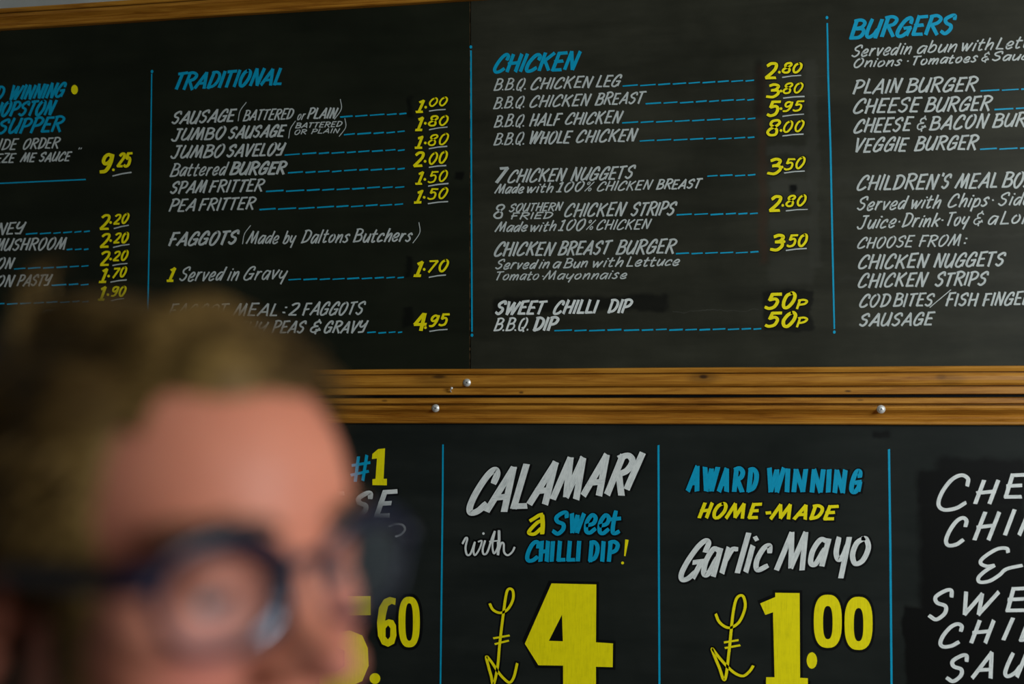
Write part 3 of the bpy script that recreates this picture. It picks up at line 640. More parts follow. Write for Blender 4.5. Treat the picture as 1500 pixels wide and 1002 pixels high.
o1 = [z(*p) for p in ((752, 78), (905, 80), (908, 612), (957, 614), (957, 700), (693, 700), (695, 608), (748, 608), (738, 200), (690, 217), (657, 145), (752, 105))]
P.poly(o1); P.poly(grow(o1, 4), None, 0.0002, 1)
P.dot(*z(982, 503), 7.7, 12.1)
for cx, cy in ((1082, 257), (1275, 270)):
    P.poly([z(*p) for p in sup(cx, cy, 88, 167)], [z(*p) for p in sup(cx, cy + 8, 30, 104)])
    P.poly([z(*p) for p in sup(cx, cy, 104, 185)], None, 0.0002, 1)
P.build('price', BO, [MY, MH], 'big yellow 1.00 price')
# left offer, partly behind the head
z = zz(490, 630, 2.694)
P = Paint()
for a, b in (((95, 104), (82, 204)), ((128, 98), (112, 200)), ((68, 140), (142, 128)), ((64, 178), (136, 162))): P.ribbon([z(*a), z(*b)], 4.6, ext=0)
P.build('lettering', BO, [MB], 'blue hash sign')
P = Paint()
o = [z(*p) for p in ((172, 75), (200, 72), (194, 192), (207, 192), (207, 218), (150, 217), (150, 194), (162, 192), (168, 112), (148, 114), (150, 94))]
P.poly(o); P.build('lettering', BO, [MY], 'yellow figure one after the hash sign')
glyphs('W', 7.4, .3, z, 2.694, [('E', -60, 5, 350, 100), ('S', 70, 128, 340, 92, .25), ('E', 160, 215, 340, 98, .30)], 'white SE lettering beside the face')
P = Paint(); script(P, z, [(214, 380), (240, 371), (268, 374), (278, 392), (262, 412), (240, 420)], 3.2, 0);
P.build('lettering', BO, [MWB, MH])
P = Paint()
def fig6(z):
    return [z(*p) for p in ((242, 664), (240, 690), (226, 685), (212, 694), (203, 730), (200, 752), (214, 746), (232, 750), (243, 770), (245, 810), (236, 842), (212, 855), (188, 845), (172, 812), (168, 760), (176, 700), (195, 668), (218, 658))]
P.poly(fig6(z), [z(*p) for p in ((212, 770), (202, 782), (202, 815), (211, 826), (220, 815), (221, 782))])
P.poly([z(*p) for p in sup(295, 757, 42, 100)], [z(*p) for p in sup(295, 757, 15, 74)])
P.poly(grow(fig6(z), 3), None, 0.0002, 1); P.poly([z(*p) for p in sup(295, 757, 54, 112)], None, 0.0002, 1)
P.dot(*z(160, 980), 8, 8)
P.poly([z(*p) for p in ((-60, 655), (143, 655), (143, 730), (0, 732), (-2, 800), (60, 790), (110, 810), (132, 860), (135, 930), (110, 990), (40, 1020), (-60, 1000), (-60, 940), (10, 950), (40, 930), (40, 870), (0, 850), (-60, 870))])
P.build('price', BO, [MY, MH], 'yellow 5.60 price half hidden by the face')
# right offer, cut by the frame edge
z = zz(1290, 640, 2.767)
H2 = dict(halo=0)
glyphs('W', 6.0, .5, z, 2.767, [('C', 222, 350, 295, 140, .10), ('H', 378, 452, 268, 90, .32), ('E', 498, 570, 245, 92, .24), ('E', 600, 670, 235, 92, .24), ('S', 700, 770, 225, 92, .3), ('E', 800, 860, 215, 92, .3), ('Y', 890, 960, 205, 92, .3)], 'white brush lettering of the last offer, first line', **H2)
glyphs('W', 6.0, .3, z, 2.767, [('C', 255, 335, 440, 112, .18), ('H', 375, 448, 415, 108, .34), ('I', 498, 515, 395, 98, .34), ('P', 555, 625, 395, 98, .34), ('S', 660, 730, 385, 95, .34)], **H2)
P = Paint(); script(P, z, [(516, 470), (510, 452), (470, 455), (415, 490), (405, 512), (430, 524), (462, 520)], 5.6, 0); script(P, z, [(462, 520), (425, 542), (396, 570), (402, 588), (440, 584), (480, 560), (510, 535), (575, 520)], 5.6, 0)
P.build('lettering', BO, [MWB, MH], 'white brush ampersand')
glyphs('W', 6.0, .3, z, 2.767, [('S', 190, 272, 742, 122, .22), ('W', 312, 450, 718, 88, .30), ('E', 505, 580, 705, 92, .2), ('E', 620, 690, 700, 92, .2), ('T', 730, 800, 690, 92, .2)], **H2)
glyphs('W', 6.0, .3, z, 2.767, [('C', 232, 318, 850, 92, .20), ('H', 362, 435, 832, 86, .32), ('I', 492, 508, 820, 84, .4), ('L', 560, 620, 825, 84, .3), ('L', 660, 720, 820, 84, .3), ('I', 760, 775, 815, 84, .3)], **H2)
glyphs('W', 6.0, .3, z, 2.767, [('S', 262, 335, 992, 108, .22), ('A', 372, 450, 975, 100, .25), ('U', 495, 565, 970, 92, .3), ('C', 600, 680, 965, 92, .2), ('E', 720, 790, 960, 92, .2)], **H2)

# ------------------------------------------------------------------ wooden rails (moulding profiles swept along X)
def moulding(name, z0, z1, prof, x0, x1, label, flip=False):
    """prof: (height fraction from the lower edge, how far it stands out in metres)"""
    n = len(prof); vs = []; fs = []
    loop = [(z0, -0.0004)] + [(z0 + (z1 - z0) * a, -d) for a, d in prof] + [(z1, -0.0004)]
    nx = 30
    for i in range(nx + 1):
        x = x0 + (x1 - x0) * i / nx
        wv = 0.0003 * math.sin(i * 1.3 + z0 * 40)
        for (zz_, y) in loop: vs.append((x, y, zz_ + wv))
    m = len(loop)
    for i in range(nx):
        for k in range(m):
            a = i * m + k; b = i * m + (k + 1) % m; fs.append((a, b, b + m, a + m))
    fs.append(tuple(range(m))[::-1]); fs.append(tuple(range(nx * m, nx * m + m)))
    o = mesh_obj(name, vs, fs, MWOOD); bm = bmesh.new(); bm.from_mesh(o.data); bmesh.ops.recalc_face_normals(bm, faces=bm.faces); bm.to_mesh(o.data); bm.free()
    o.data.polygons.foreach_set('use_smooth', [False] * len(o.data.polygons))
    return tag(o, label, 'wooden rail')
def zrow(px, py): return W(px, py, -0.015)[2]
zu1, zu0 = W(1000, 538.3, -0.012)[2], W(1000, 578.5, -0.012)[2]
zl1, zl0 = W(1000, 582.5, -0.012)[2], W(1000, 621.5, -0.012)[2]
pu = [(0, .004), (.005, .012), (.03, .0155), (.25, .0155), (.265, .013), (.27, .0006), (.318, .0006), (.322, .012), (.40, .0165), (.50, .0175), (.64, .0165), (.72, .0145), (.745, .013), (.75, .0006), (.80, .0006), (.805, .012), (.86, .0135), (.92, .015), (.98, .0135), (1.0, .008)]
pl = [(0, .004), (.01, .012), (.05, .0145), (.12, .0145), (.15, .011), (.17, .010), (.19, .0115), (.22, .0125), (.255, .0115), (.27, .0020), (.29, .0016), (.36, .0030), (.44, .0075), (.50, .0125), (.55, .017), (.62, .0185), (.69, .017), (.71, .013), (.715, .0006), (.765, .0006), (.77, .013), (.80, .0155), (.97, .0155), (1.0, .011)]
rail_u = moulding('wooden_rail', zu0, zu1, pu, XL, XR, 'upper varnished pine moulding directly below the menu boards')
rail_l = moulding('wooden_rail', zl0, zl1, pl, XL, XR, 'lower varnished pine moulding along the top of the offers board')
zt0 = W(0, 43, -0.012)[2]; zt1 = W(0, 13, -0.012)[2]
rail_t = moulding('wooden_rail', zt0, zt0 + 0.052, [(a, d) for a, d in pl], XL, XR, 'pine moulding along the top edge of the menu boards')
gb = box('gap_shade_strip', (XL, -0.0040, zl1 + 0.0006), (XR, -0.0005, zu0 - 0.0006), MH); gb.parent = rail_l; gb['label'] = 'black strip standing in for the shade in the gap between the two mouldings'  # added black strip: paints the shade of the open gap between the rails
MH2 = MH

def screw(px, py, parent, r=0.0088, y=-0.0175, tilt=0):
    c = W(px, py, y); bm = bmesh.new()
    prof = [(r, .0035), (r, .0), (r * .93, -.0012), (r * .70, -.0014), (r * .66, -.0024), (r * .52, -.0030), (r * .25, -.0034), (0.0001, -.0035)]
    n = 28; rings = []
    for pr, py_ in prof: rings.append([bm.verts.new((pr * math.cos(2 * math.pi * k / n), py_, pr * math.sin(2 * math.pi * k / n))) for k in range(n)])
    for a, b in zip(rings, rings[1:]):
        for k in range(n): bm.faces.new((a[k], a[(k + 1) % n], b[(k + 1) % n], b[k]))
    bmesh.ops.recalc_face_normals(bm, faces=bm.faces)
    o = bm_obj('screw', bm, MSTEEL, parent, True); o.location = c; o.rotation_euler = (0.0, tilt, 0)
    bm = bmesh.new()
    for a in (0.5, 0.5 + math.pi / 2):
        g = bmesh.ops.create_cube(bm, size=1)['verts']
        for v in g: v.co = Vector((v.co.x * r * .75, v.co.y * .0012 - .0031, v.co.z * r * .13))
        bmesh.ops.rotate(bm, verts=g, cent=(0, 0, 0), matrix=Matrix.Rotation(a, 3, 'Y'))
    s = bm_obj('cross_recess', bm, MSLOT, o); s['label'] = 'dark cross recess'
    return o
screw(684, 560.5, rail_u); screw(638, 598, rail_l, y=-.0180); screw(1290.5, 599.5, rail_l, y=-.0180)
# bent nail in the upper rail
c = W(661, 574, -0.0155); P3 = [Vector((0, 0, 0)), Vector((0, -.006, .001)), Vector((.0005, -.010, .005)), Vector((.003, -.010, .008))]
bm = bmesh.new(); prev = None
for i, p in enumerate(P3):
    ring = [bm.verts.new(p + Vector((.0013 * math.cos(a), 0.0006 * math.sin(a), .0013 * math.sin(a)))) for a in [2 * math.pi * k / 8 for k in range(8)]]
    if prev:
        for k in range(8): bm.faces.new((prev[k], prev[(k + 1) % 8], ring[(k + 1) % 8], ring[k]))
    prev = ring
bm.faces.new(prev)
g = bmesh.ops.create_uvsphere(bm, u_segments=10, v_segments=6, radius=.0032)['verts']
for v in g: v.co += P3[-1]
nl = bm_obj('bent_nail', bm, MSTEEL, rail_u, True); nl.location = c; nl['label'] = 'bent metal nail head'

# ------------------------------------------------------------------ person
HP = Vector((-0.230, -1.755, 1.549)); HY = math.radians(-27.0); HPi = math.radians(1.5); HR = math.radians(1.2)
HM = Matrix.Translation(HP) @ Matrix.Rotation(HY, 4, 'Z') @ Matrix.Rotation(HPi, 4, 'Y') @ Matrix.Rotation(HR, 4, 'X')
def sdE(p, c, r, yaw=0, pitch=0):
    q = p - np.array(c)
    if pitch:
        cp, sp = math.cos(pitch), math.sin(pitch); x = q[..., 0] * cp - q[..., 2] * sp; z_ = q[..., 0] * sp + q[..., 2] * cp
        q = np.stack([x, q[..., 1], z_], -1)
    r = np.array(r); k0 = np.linalg.norm(q / r, axis=-1); k1 = np.linalg.norm(q / (r * r), axis=-1) + 1e-9
    return k0 * (k0 - 1) / k1
def smin(a, b, k): h = np.clip(0.5 + 0.5 * (b - a) / k, 0, 1); return b * (1 - h) + a * h - k * h * (1 - h)
def smax(a, b, k): return -smin(-a, -b, k)
def head_sdf(p):
    d = sdE(p, (-.012, 0, .018), (.096, .072, .080))
    d = smin(d, sdE(p, (.028, 0, .028), (.050, .058, .053)), .02)            # forehead
    d = smin(d, sdE(p, (.024, 0, -.052), (.056, .052, .066)), .03)           # face
    d = smin(d, sdE(p, (.052, 0, -.098), (.026, .026, .020)), .025)          # chin
    for s in (-1, 1):
        d = smin(d, sdE(p, (.044, s * .043, -.031), (.026, .023, .026)), .02)    # cheek
        d = smin(d, sdE(p, (.066, s * .026, .014), (.018, .026, .008)), .016)    # brow
        d = smin(d, sdE(p, (-.002, s * .050, -.072), (.030, .012, .030)), .03)   # jaw corner
        d = smax(d, -sdE(p, (.090, s * .033, -.006), (.017, .019, .013)), .012)  # socket
        d = smin(d, sdE(p, (.0636, s * .032, -.0015), (.0152, .0152, .0112)), .003)  # lids
    d = smin(d, sdE(p, (.084, 0, -.014), (.011, .0085, .030), pitch=-.42), .010)  # nose bridge
    d = smin(d, sdE(p, (.103, 0, -.036), (.015, .012, .011)), .010)             # nose tip
    for s in (-1, 1):
        d = smin(d, sdE(p, (.086, s * .0125, -.040), (.012, .008, .0085)), .006)
        d = smax(d, -sdE(p, (.094, s * .0065, -.050), (.006, .0038, .006)), .003)
    d = smin(d, sdE(p, (.070, 0, -.069), (.016, .024, .0065)), .008)             # lips
    d = smin(d, sdE(p, (.068, 0, -.079), (.015, .020, .0065)), .006)
    d = smax(d, -sdE(p, (.088, 0, -.0735), (.008, .026, .0016)), .002)
    return d
def radial(sdf, c, dirs, rmax=.2, extra=0.0):
    lo = np.zeros(len(dirs)); t = np.full(len(dirs), .02); inside = np.ones(len(dirs), bool)
    best = np.zeros(len(dirs))
    ts = np.linspace(.045, .14, 48)
    prev = sdf(c + dirs * ts[0])
    for a in ts[1:]:
        cur = sdf(c + dirs * a); best = np.where(cur < 0, a, best); prev = cur
    lo = best; hi = best + (ts[1] - ts[0])
    for _ in range(10):
        m = (lo + hi) / 2; v = sdf(c + dirs * m[:, None]) < 0; lo = np.where(v, m, lo); hi = np.where(v, hi, m)
    return lo + extra
def sphere_grid(nu, nv):
    d = []
    for j in range(nv + 1):
        th = math.pi * (j + .0) / nv; th = min(max(th, .004), math.pi - .004)
        for i in range(nu):
            ph = 2 * math.pi * i / nu; d.append((math.sin(th) * math.cos(ph), math.sin(th) * math.sin(ph), math.cos(th)))
    f = []
    for j in range(nv):
        for i in range(nu):
            a = j * nu + i; b = j * nu + (i + 1) % nu; f.append((a, a + nu, b + nu, b))
    f.append(tuple(range(nu))); f.append(tuple(range(nv * nu, nv * nu + nu))[::-1])
    return np.array(d), f

person = empty('person', (HP.x - 0.06, HP.y, 0.0), 'person with short brown hair, out of focus close up, head turned to the right', 'person')
PI_ = Matrix.Translation(Vector((HP.x - 0.06, HP.y, 0.0))).inverted()
HL_ = PI_ @ HM                                       # head matrix in the person's own space

def skin_mat():
    m, N, L, b = mat('skin', (0.55, 0.27, 0.19), 0.5, 0.25)
    tc = N.new('ShaderNodeTexCoord')
    n = noise(N, L, mapping(N, L, (1, 1, 1)), 24, 4)
    c = ramp(N, L, n, [(0.3, (0.52, 0.175, 0.105)), (0.7, (0.60, 0.225, 0.140))])
    inv = HL_.inverted()
    def spot(c, cen, r, col, a):
        p = HL_ @ Vector(cen)
        mp = N.new('ShaderNodeMapping'); mp.vector_type = 'TEXTURE'; mp.inputs['Location'].default_value = p
        mp.inputs['Rotation'].default_value = (0, 0, HY); mp.inputs['Scale'].default_value = r
        L.new(tc.outputs['Object'], mp.inputs[0])
        ln = N.new('ShaderNodeVectorMath'); ln.operation = 'LENGTH'; L.new(mp.outputs[0], ln.inputs[0])
        mr = N.new('ShaderNodeMapRange'); mr.interpolation_type = 'SMOOTHSTEP'
        mr.inputs[1].default_value = 1.2; mr.inputs[2].default_value = 0.3; mr.inputs[3].default_value = 0; mr.inputs[4].default_value = a
        L.new(ln.outputs['Value'], mr.inputs[0]); return mixc(N, L, mr.outputs[0], c, col)
    for s in (-1, 1): c = spot(c, (.062, s * .036, -.036), (.03, .024, .022), (0.52, 0.17, 0.13), .75)
    c = spot(c, (.110, 0, -.040), (.018, .018, .014), (0.55, 0.19, 0.14), .8)
    c = spot(c, (.084, 0, -.074), (.016, .026, .008), (0.42, 0.12, 0.11), .9)
    L.new(c, b.inputs['Base Color'])
    b.inputs['Subsurface Weight'].default_value = 0.12; b.inputs['Subsurface Radius'].default_value = (0.010, 0.004, 0.002); b.inputs['Subsurface Scale'].default_value = 0.6
    bump(N, L, b, noise(N, L, mapping(N, L, (1, 1, 1)), 500, 2), 0.08, 0.0005)
    return m
MSK = skin_mat()
# body: head, ears, neck and shoulders grown together by a voxel remesh
dirs, gf = sphere_grid(140, 104)
c0 = np.array([0.0, 0, -.01]); rr = radial(head_sdf, c0, dirs)
hv = [HL_ @ Vector(c0 + d * r) for d, r in zip(dirs, rr)]
V = [tuple(v) for v in hv]; F = [tuple(f) for f in gf]
def add_ell(c, r, mtx, V, F, n=24):
    d, f = sphere_grid(n, n // 2 + 4); b = len(V)
    V += [tuple(mtx @ Vector((c[0] + q[0] * r[0], c[1] + q[1] * r[1], c[2] + q[2] * r[2]))) for q in d]; F += [tuple(b + k for k in g) for g in f]
def add_tube(pts, rad, mtx, V, F, n=20, sy=1.0, cap=True):
    pts = [Vector(p) for p in pts]; b = len(V)
    for i, p in enumerate(pts):
        t = (pts[min(i + 1, len(pts) - 1)] - pts[max(i - 1, 0)]).normalized()
        u = t.orthogonal().normalized() if abs(t.z) < .9 else Vector((1, 0, 0)).cross(t).normalized() * -1
        if i == 0: up = u
        u = (up - t * up.dot(t)).normalized(); up = u; w_ = t.cross(u)
        for k in range(n):
            a = 2 * math.pi * k / n; V.append(tuple(mtx @ (p + (u * math.cos(a) * sy + w_ * math.sin(a)) * rad[i])))
    m = len(pts)
    for i in range(m - 1):
        for k in range(n): F.append((b + i * n + k, b + i * n + (k + 1) % n, b + (i + 1) * n + (k + 1) % n, b + (i + 1) * n + k))
    if cap: F.append(tuple(b + k for k in range(n))[::-1]); F.append(tuple(b + (m - 1) * n + k for k in range(n)))
# ears: outer rim, lobe, tragus and inner shell
for s in (-1, 1):
    E = HL_ @ Matrix.Translation((-.029, s * .0715, -.022)) @ Matrix.Rotation(s * math.radians(-12), 4, 'Z') @ Matrix.Rotation(math.radians(10), 4, 'Y')
    rim = [(.010, 0, -.004), (.008, s * .004, .014), (0, s * .007, .027), (-.014, s * .010, .027), (-.022, s * .011, .012), (-.020, s * .009, -.006), (-.010, s * .006, -.020), (.001, s * .003, -.029), (.006, s * .001, -.024), (.007, 0, -.014)]
    q = catmull(rim, 3); add_tube([tuple(p) for p in q], [.0042] * len(q), E, V, F, 10)
    add_ell((-.006, s * .001, 0), (.016, .0045, .026), E, V, F, 18)
    add_ell((.009, s * .003, -.004), (.004, .004, .006), E, V, F, 12)
    add_ell((.0, s * .003, -.024), (.007, .004, .008), E, V, F, 12)
BY = Matrix.Identity(4)
nb = HL_ @ Vector((-.030, 0, -.03)); nc = HL_ @ Vector((-.020, 0, -.13))
base = Vector((nc.x - .010, nc.y + .004, nc.z - .015))
add_tube([nb, nb.lerp(nc, .5), nc, base, base + Vector((-.01, .0, -.05))], [.049, .052, .053, .058, .080], BY, V, F, 28)
TH = math.radians(-27); TM = Matrix.Translation((base.x - .012, base.y + .004, base.z)) @ Matrix.Rotation(TH, 4, 'Z')   # torso frame: +x front, +y his left
add_ell((0, 0, -.13), (.075, .13, .06), TM, V, F, 30); add_ell((0, 0, -.24), (.085, .125, .12), TM, V, F, 30)
body = mesh_obj('body', V, F, MSK, person)
rm = body.modifiers.new('grow', 'REMESH'); rm.mode = 'VOXEL'; rm.voxel_size = .0026; rm.use_smooth_shade = True
sm = body.modifiers.new('soften', 'SMOOTH'); sm.factor = .5; sm.iterations = 2

# eyes
def eye_mat():
    m, N, L, b = mat('eyeball', (0.7, 0.66, 0.62), 0.12, 0.6)
    tc = N.new('ShaderNodeTexCoord'); sx = N.new('ShaderNodeSeparateXYZ'); L.new(tc.outputs['Object'], sx.inputs[0])
    L.new(ramp(N, L, mth(N, L, 'MULTIPLY', sx.outputs[0], 1 / .0118), [(0, (.62, .56, .52)), (.86, (.62, .56, .52)), (.875, (.05, .08, .10)), (.975, (.09, .14, .16)), (.98, (.004, .004, .004))]), b.inputs['Base Color'])
    return m
ME = eye_mat()
for s in (-1, 1):
    bm = bmesh.new(); bmesh.ops.create_uvsphere(bm, u_segments=28, v_segments=18, radius=.0118)
    e = bm_obj('eye', bm, ME, person, True); e.matrix_local = HL_ @ Matrix.Translation((.0650, s * .032, -.0055)) @ Matrix.Rotation(math.radians(20), 4, 'Y')

# hair: scalp coat plus combed locks
def hair_mat():
    m, N, L, b = mat('brown_hair', (0.09, 0.055, 0.022), 0.55, 0.12)
    n = noise(N, L, mapping(N, L, (40, 40, 160)), 3, 4); n2 = noise(N, L, mapping(N, L, (1, 1, 1)), 11, 3)
    s = mth(N, L, 'MULTIPLY_ADD', n, 0.5, mth(N, L, 'MULTIPLY', n2, 0.5))
    L.new(ramp(N, L, s, [(0.34, (0.009, 0.0045, 0.0012)), (0.5, (0.056, 0.031, 0.008)), (0.64, (0.22, 0.135, 0.040))]), b.inputs['Base Color'])
    return m
MHAIR = hair_mat()
MBROW, *_ = mat('eyebrow_hair', (0.10, 0.058, 0.028), 0.6)
def hairline(p):
    """how far above the hairline a scalp point lies (head space, metres)"""
    x, y, z_ = p[..., 0], p[..., 1], p[..., 2]
    front = .073 - 9 * np.minimum(np.abs(y), .05) ** 2 + .012 * np.exp(-((np.abs(y) - .040) / .014) ** 2)
    a = z_ - front
    side = np.minimum(z_ + .02, (.038 - x) * 1.0)                # behind the temple
    side = np.where(x < -.03, z_ + .085 - np.maximum(0, x + .03), side)
    side = np.maximum(side, np.minimum(np.minimum(z_ + .055, .012 - np.abs(x - .022)), .006))
    return np.where(x > .045, a, np.maximum(a - .5 * np.maximum(0, .045 - x), side))
hd, hf = sphere_grid(170, 110)
hr = radial(head_sdf, c0, hd); hp = c0 + hd * hr[:, None]
hl = hairline(hp)
lump = np.array([math.sin(p[1] * 90 + p[0] * 60) * .5 + math.sin(p[0] * 130 - p[2] * 70 + p[1] * 40) * .5 for p in hp])
part = np.exp(-((hp[:, 1] + .042) / .010) ** 2) * (hp[:, 2] > .05)
thick = np.clip(hl / .028, 0, 1) ** .7 * (.009 + .011 * np.clip((hp[:, 2] - .02) / .05, 0, 1) + .026 * np.clip((hp[:, 2] - .01) / .05, 0, 1) * np.clip((-hp[:, 0] - .025) / .05, 0, 1)) * (1 + .18 * lump) * (1 - .8 * part)
hp2 = hp + hd * np.where(hl > 0, thick, -.0025)[:, None]
keep = hl > 0
fk = [f for f in hf[:-2] if any(keep[k] for k in f)]
V = [tuple(HL_ @ Vector(p)) for p in hp2]
used = sorted({k for f in fk for k in f}); mp_ = {k: i for i, k in enumerate(used)}
V = [V[k] for k in used]; F = [tuple(mp_[k] for k in f) for f in fk]
# locks
cand = [k for k in range(len(hp)) if hl[k] > .003 and abs(hd[k][2]) < .995]
wts = np.array([math.sqrt(max(1e-4, 1 - hd[k][2] ** 2)) for k in cand]); wts /= wts.sum()
def head_r(dirv): return radial(head_sdf, c0, dirv[None, :])[0]
for _ in range(1500):
    k = cand[rng.choice(len(cand), p=wts)]; p = hp[k].copy(); nrm = hd[k]
    top = max(0, min(1, (p[2] - .03) / .06)); frontal = max(0, min(1, (p[0] + .02) / .08))
    if p[1] > -.042: flow = np.array([.30 * frontal - .5 * (1 - frontal), 1.0, .25 * frontal - .5 * (1 - top)])
    else: flow = np.array([-.55, -.35, -.8])
    if _ < 26: k = min(cand, key=lambda j: abs(hp[j][0] + .055) + abs(hp[j][1] + .03 + .0008 * (_ - 13)) - hp[j][2] * .2); p = hp[k].copy(); nrm = hd[k]; flow = np.array([-.1, .1, 1.6])
    elif p[0] < -.03: flow = flow * .4 + np.array([-.4, 0, -.9])
    flow += rng.normal(0, .22, 3)
    ln = (.018 + .034 * top) * rng.uniform(.6, 1.15); lift = .004 + .007 * top * (.4 + frontal)
    if _ < 26: lift = .045; ln = .02
    w = rng.uniform(.0011, .0026); pts = []
    n0 = len(V); nS = 6; q = p - nrm * .002
    for i in range(nS):
        t = i / (nS - 1); pts.append(q.copy())
        nn = (q - c0); nn /= np.linalg.norm(nn)
        fl = flow - nn * flow.dot(nn); fl /= np.linalg.norm(fl) + 1e-9
        q = q + fl * ln / nS + nn * lift * (1.1 - 1.9 * t) / nS * 1.6
    for i, q in enumerate(pts):
        t = i / (nS - 1); a = pts[min(i + 1, nS - 1)] - pts[max(i - 1, 0)]; a /= np.linalg.norm(a) + 1e-9
        nn = q - c0; nn /= np.linalg.norm(nn); s_ = np.cross(a, nn); ww = w * (1 - .85 * t ** 2)
        for o_ in (s_ * ww, nn * ww * .7, -s_ * ww, -nn * ww * .7): V.append(tuple(HL_ @ Vector(q + nn * thick[k] * .75 + o_)))
    for i in range(nS - 1):
        for e_ in range(4): a = n0 + i * 4 + e_; b = n0 + i * 4 + (e_ + 1) % 4; F.append((a, b, b + 4, a + 4))
hair = mesh_obj('hair', V, F, MHAIR, person, smooth=True)
# eyebrows
for s in (-1, 1):
    V, F = [], []
    for _ in range(170):
        t = rng.random(); y = s * (.012 + .042 * t); z_ = .0165 + .006 * math.sin(t * 2.4) + rng.normal(0, .0016)
        d = np.array([math.sqrt(max(.0001, .0074 - y * y)), y, z_ + .01]); d /= np.linalg.norm(d)
        r = head_r(d); p = c0 + d * (r + .0004); b = len(V)
        dirn = np.array([-.25, s * 1.0, .35 - .6 * t]); dirn /= np.linalg.norm(dirn); up = np.cross(dirn, d)
        e1 = p + dirn * .007 + d * .0015
        for q in (p - up * .0006, p + up * .0006, p + d * .0012, e1): V.append(tuple(HL_ @ Vector(q)))
        F += [(b, b + 1, b + 3), (b + 1, b + 2, b + 3), (b + 2, b, b + 3)]
    mesh_obj('eyebrow', V, F, MBROW, person)

# clothes, out of frame below: jumper, trousers, shoes
def cloth(name, col):
    m, N, L, b = mat(name, col, 0.9, 0.1); bump(N, L, b, noise(N, L, mapping(N, L, (1, 1, 1)), 300, 3), .3, .001); return m
MJ = cloth('navy_wool', (0.02, 0.025, 0.045)); MT = cloth('dark_denim', (0.03, 0.035, 0.05)); MSH, *_ = mat('black_leather', (0.02, 0.018, 0.016), .35)
def limb_mesh(name, parts, m, voxel=.008):
    V, F = [], []
    for kind, *a in parts:
        if kind == 't': add_tube(a[0], a[1], a[3] if len(a) > 3 else TM, V, F, 22, a[2] if len(a) > 2 else 1.0)
        else: add_ell(a[0], a[1], TM, V, F, 24)
    o = mesh_obj(name, V, F, m, person); r = o.modifiers.new('grow', 'REMESH'); r.mode = 'VOXEL'; r.voxel_size = voxel; r.use_smooth_shade = True
    s_ = o.modifiers.new('soften', 'SMOOTH'); s_.iterations = 5; s_.factor = .6; return o
zf = -(base.z)                                        # floor height in the torso frame
parts = [('e', (0, 0, -.125), (.118, .200, .085)), ('t', [(-.01, -.19, -.115), (-.012, -.10, -.055), (-.012, 0, -.045), (-.012, .10, -.055), (-.01, .19, -.115)], [.045, .050, .055, .050, .045]), ('t', [(0, 0, -.10), (0, 0, -.20), (0, 0, -.32), (0, 0, -.45), (0, 0, -.56), (0, 0, -.64)], [.105, .122, .120, .112, .114, .120], 1.42),
         ('t', [(0, 0, -.08), (0.0, 0, -.005)], [.095, .072])]
for s in (-1, 1): parts.append(('t', [(0, s * .165, -.12), (0, s * .215, -.20), (-.03, s * .255, -.40), (.01, s * .235, -.55), (.035, s * .150, -.665)], [.062, .058, .050, .044, .040]))
limb_mesh('jumper', parts, MJ)
parts = [('e', (0, 0, -.62), (.115, .165, .12))]
for s in (-1, 1): parts.append(('t', [(0, s * .085, -.62), (.005, s * .095, -.85), (.0, s * .098, -1.05), (-.005, s * .10, zf + .06)], [.095, .080, .062, .055]))
limb_mesh('trousers', parts, MT)
for s in (-1, 1):
    V, F = [], []
    add_ell((.05, s * .10, zf + .045), (.135, .048, .045), TM, V, F, 26); add_ell((-.01, s * .10, zf + .075), (.065, .048, .055), TM, V, F, 20)
    for i, v in enumerate(V):
        if v[2] < .002: V[i] = (v[0], v[1], .0008)
    mesh_obj('shoe', V, F, MSH, person, smooth=True)

# ------------------------------------------------------------------ glasses
MF, *_ = mat('dark_navy_acetate', (0.003, 0.005, 0.018), 0.32, 0.3)
mg = bpy.data.materials.new('lens_glass'); mg.use_nodes = True; N = mg.node_tree.nodes; L = mg.node_tree.links
N.remove(N['Principled BSDF'])
gl = N.new('ShaderNodeBsdfGlossy'); gl.inputs['Roughness'].default_value = .02; gl.inputs['Color'].default_value = (.75, .85, 1, 1)
tr = N.new('ShaderNodeBsdfTransparent'); tr.inputs['Color'].default_value = (.90, .93, .97, 1)
fr = N.new('ShaderNodeFresnel'); fr.inputs[0].default_value = 1.55; ms = N.new('ShaderNodeMixShader')
L.new(fr.outputs[0], ms.inputs[0]); L.new(tr.outputs[0], ms.inputs[1]); L.new(gl.outputs[0], ms.inputs[2]); L.new(ms.outputs[0], N['Material Output'].inputs[0])
glasses = bpy.data.objects.new('glasses', None); link(glasses); glasses.matrix_world = HM @ Matrix.Translation((.090, 0, -.002)); glasses.empty_display_size = .05
tag(glasses, 'dark navy thick-rimmed glasses worn on the blurred face', 'glasses')
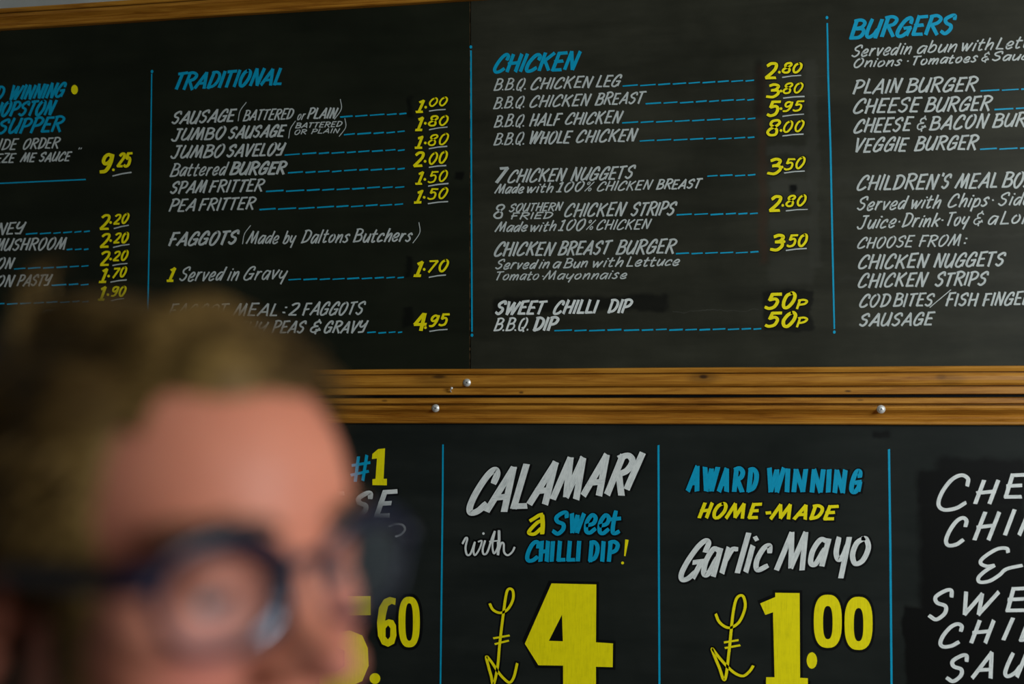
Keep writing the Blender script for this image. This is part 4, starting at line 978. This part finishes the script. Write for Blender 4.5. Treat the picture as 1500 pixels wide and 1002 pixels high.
def lens_loop(s, n=48):
    out = []
    for k in range(n):
        a = 2 * math.pi * k / n; c, q = math.cos(a), math.sin(a)
        y = .0285 * math.copysign(abs(c) ** .8, c); z_ = .0182 * math.copysign(abs(q) ** .82, q)
        z_ += .0035 * (y / .0285) * (1 if q > 0 else .2)
        if q < 0: y *= .93
        Y = .0375 + y; out.append(Vector((-.0022 - 1.1 * Y * Y * 1.1 + .0, s * Y, z_ - .005)))
    return out
I4 = Matrix.Identity(4)
for s in (-1, 1):
    lp = lens_loop(s); V, F = [], []; n = len(lp); cen = sum(lp, Vector()) / n
    for k, p in enumerate(lp):
        d = (p - cen).normalized(); th = .0036 + .0070 * max(0, d.z)
        for (o1_, o2_) in ((0, .0022), (th, .0022), (th + .0003, 0), (th, -.0018), (0, -.0018)): V.append(tuple(p + d * o1_ + Vector((o2_, 0, 0))))
    for k in range(n):
        for e_ in range(5): a = k * 5 + e_; b = k * 5 + (e_ + 1) % 5; c_ = ((k + 1) % n) * 5; F.append((a, b, c_ + (e_ + 1) % 5, c_ + e_))
    o = mesh_obj('rim', V, F, MF, glasses, smooth=True)
    V = [tuple(cen + Vector((.0012, 0, 0)))] + [tuple(p) for p in lp]; F = [(0, 1 + k, 1 + (k + 1) % n) for k in range(n)]
    mesh_obj('lens', V, F, mg, glasses, smooth=True)
    V, F = [], []
    pts = [(-.0080, s * .0680, .0085), (-.014, s * .0760, .0080), (-.030, s * .0775, .0070), (-.070, s * .0775, .0040), (-.100, s * .0780, .0010), (-.118, s * .0775, -.012), (-.128, s * .0760, -.028)]
    q = catmull(pts, 4)
    add_tube([tuple(p) for p in q], [.0072 - .0022 * i / len(q) for i in range(len(q))], I4, V, F, 12, 0.5)
    mesh_obj('temple', V, F, MF, glasses, smooth=True)
V, F = [], []; q = catmull([(-.0015, -.0125, .0015), (.0005, -.006, .0055), (.001, 0, .0065), (.0005, .006, .0055), (-.0015, .0125, .0015)], 4)
add_tube([tuple(p) for p in q], [.0030] * len(q), I4, V, F, 12); mesh_obj('bridge', V, F, MF, glasses, smooth=True)
for s in (-1, 1):
    V, F = [], []; add_ell((-.005, s * .0105, -.008), (.0035, .0022, .0065), I4, V, F, 14); mesh_obj('nose_pad', V, F, MF, glasses, smooth=True)
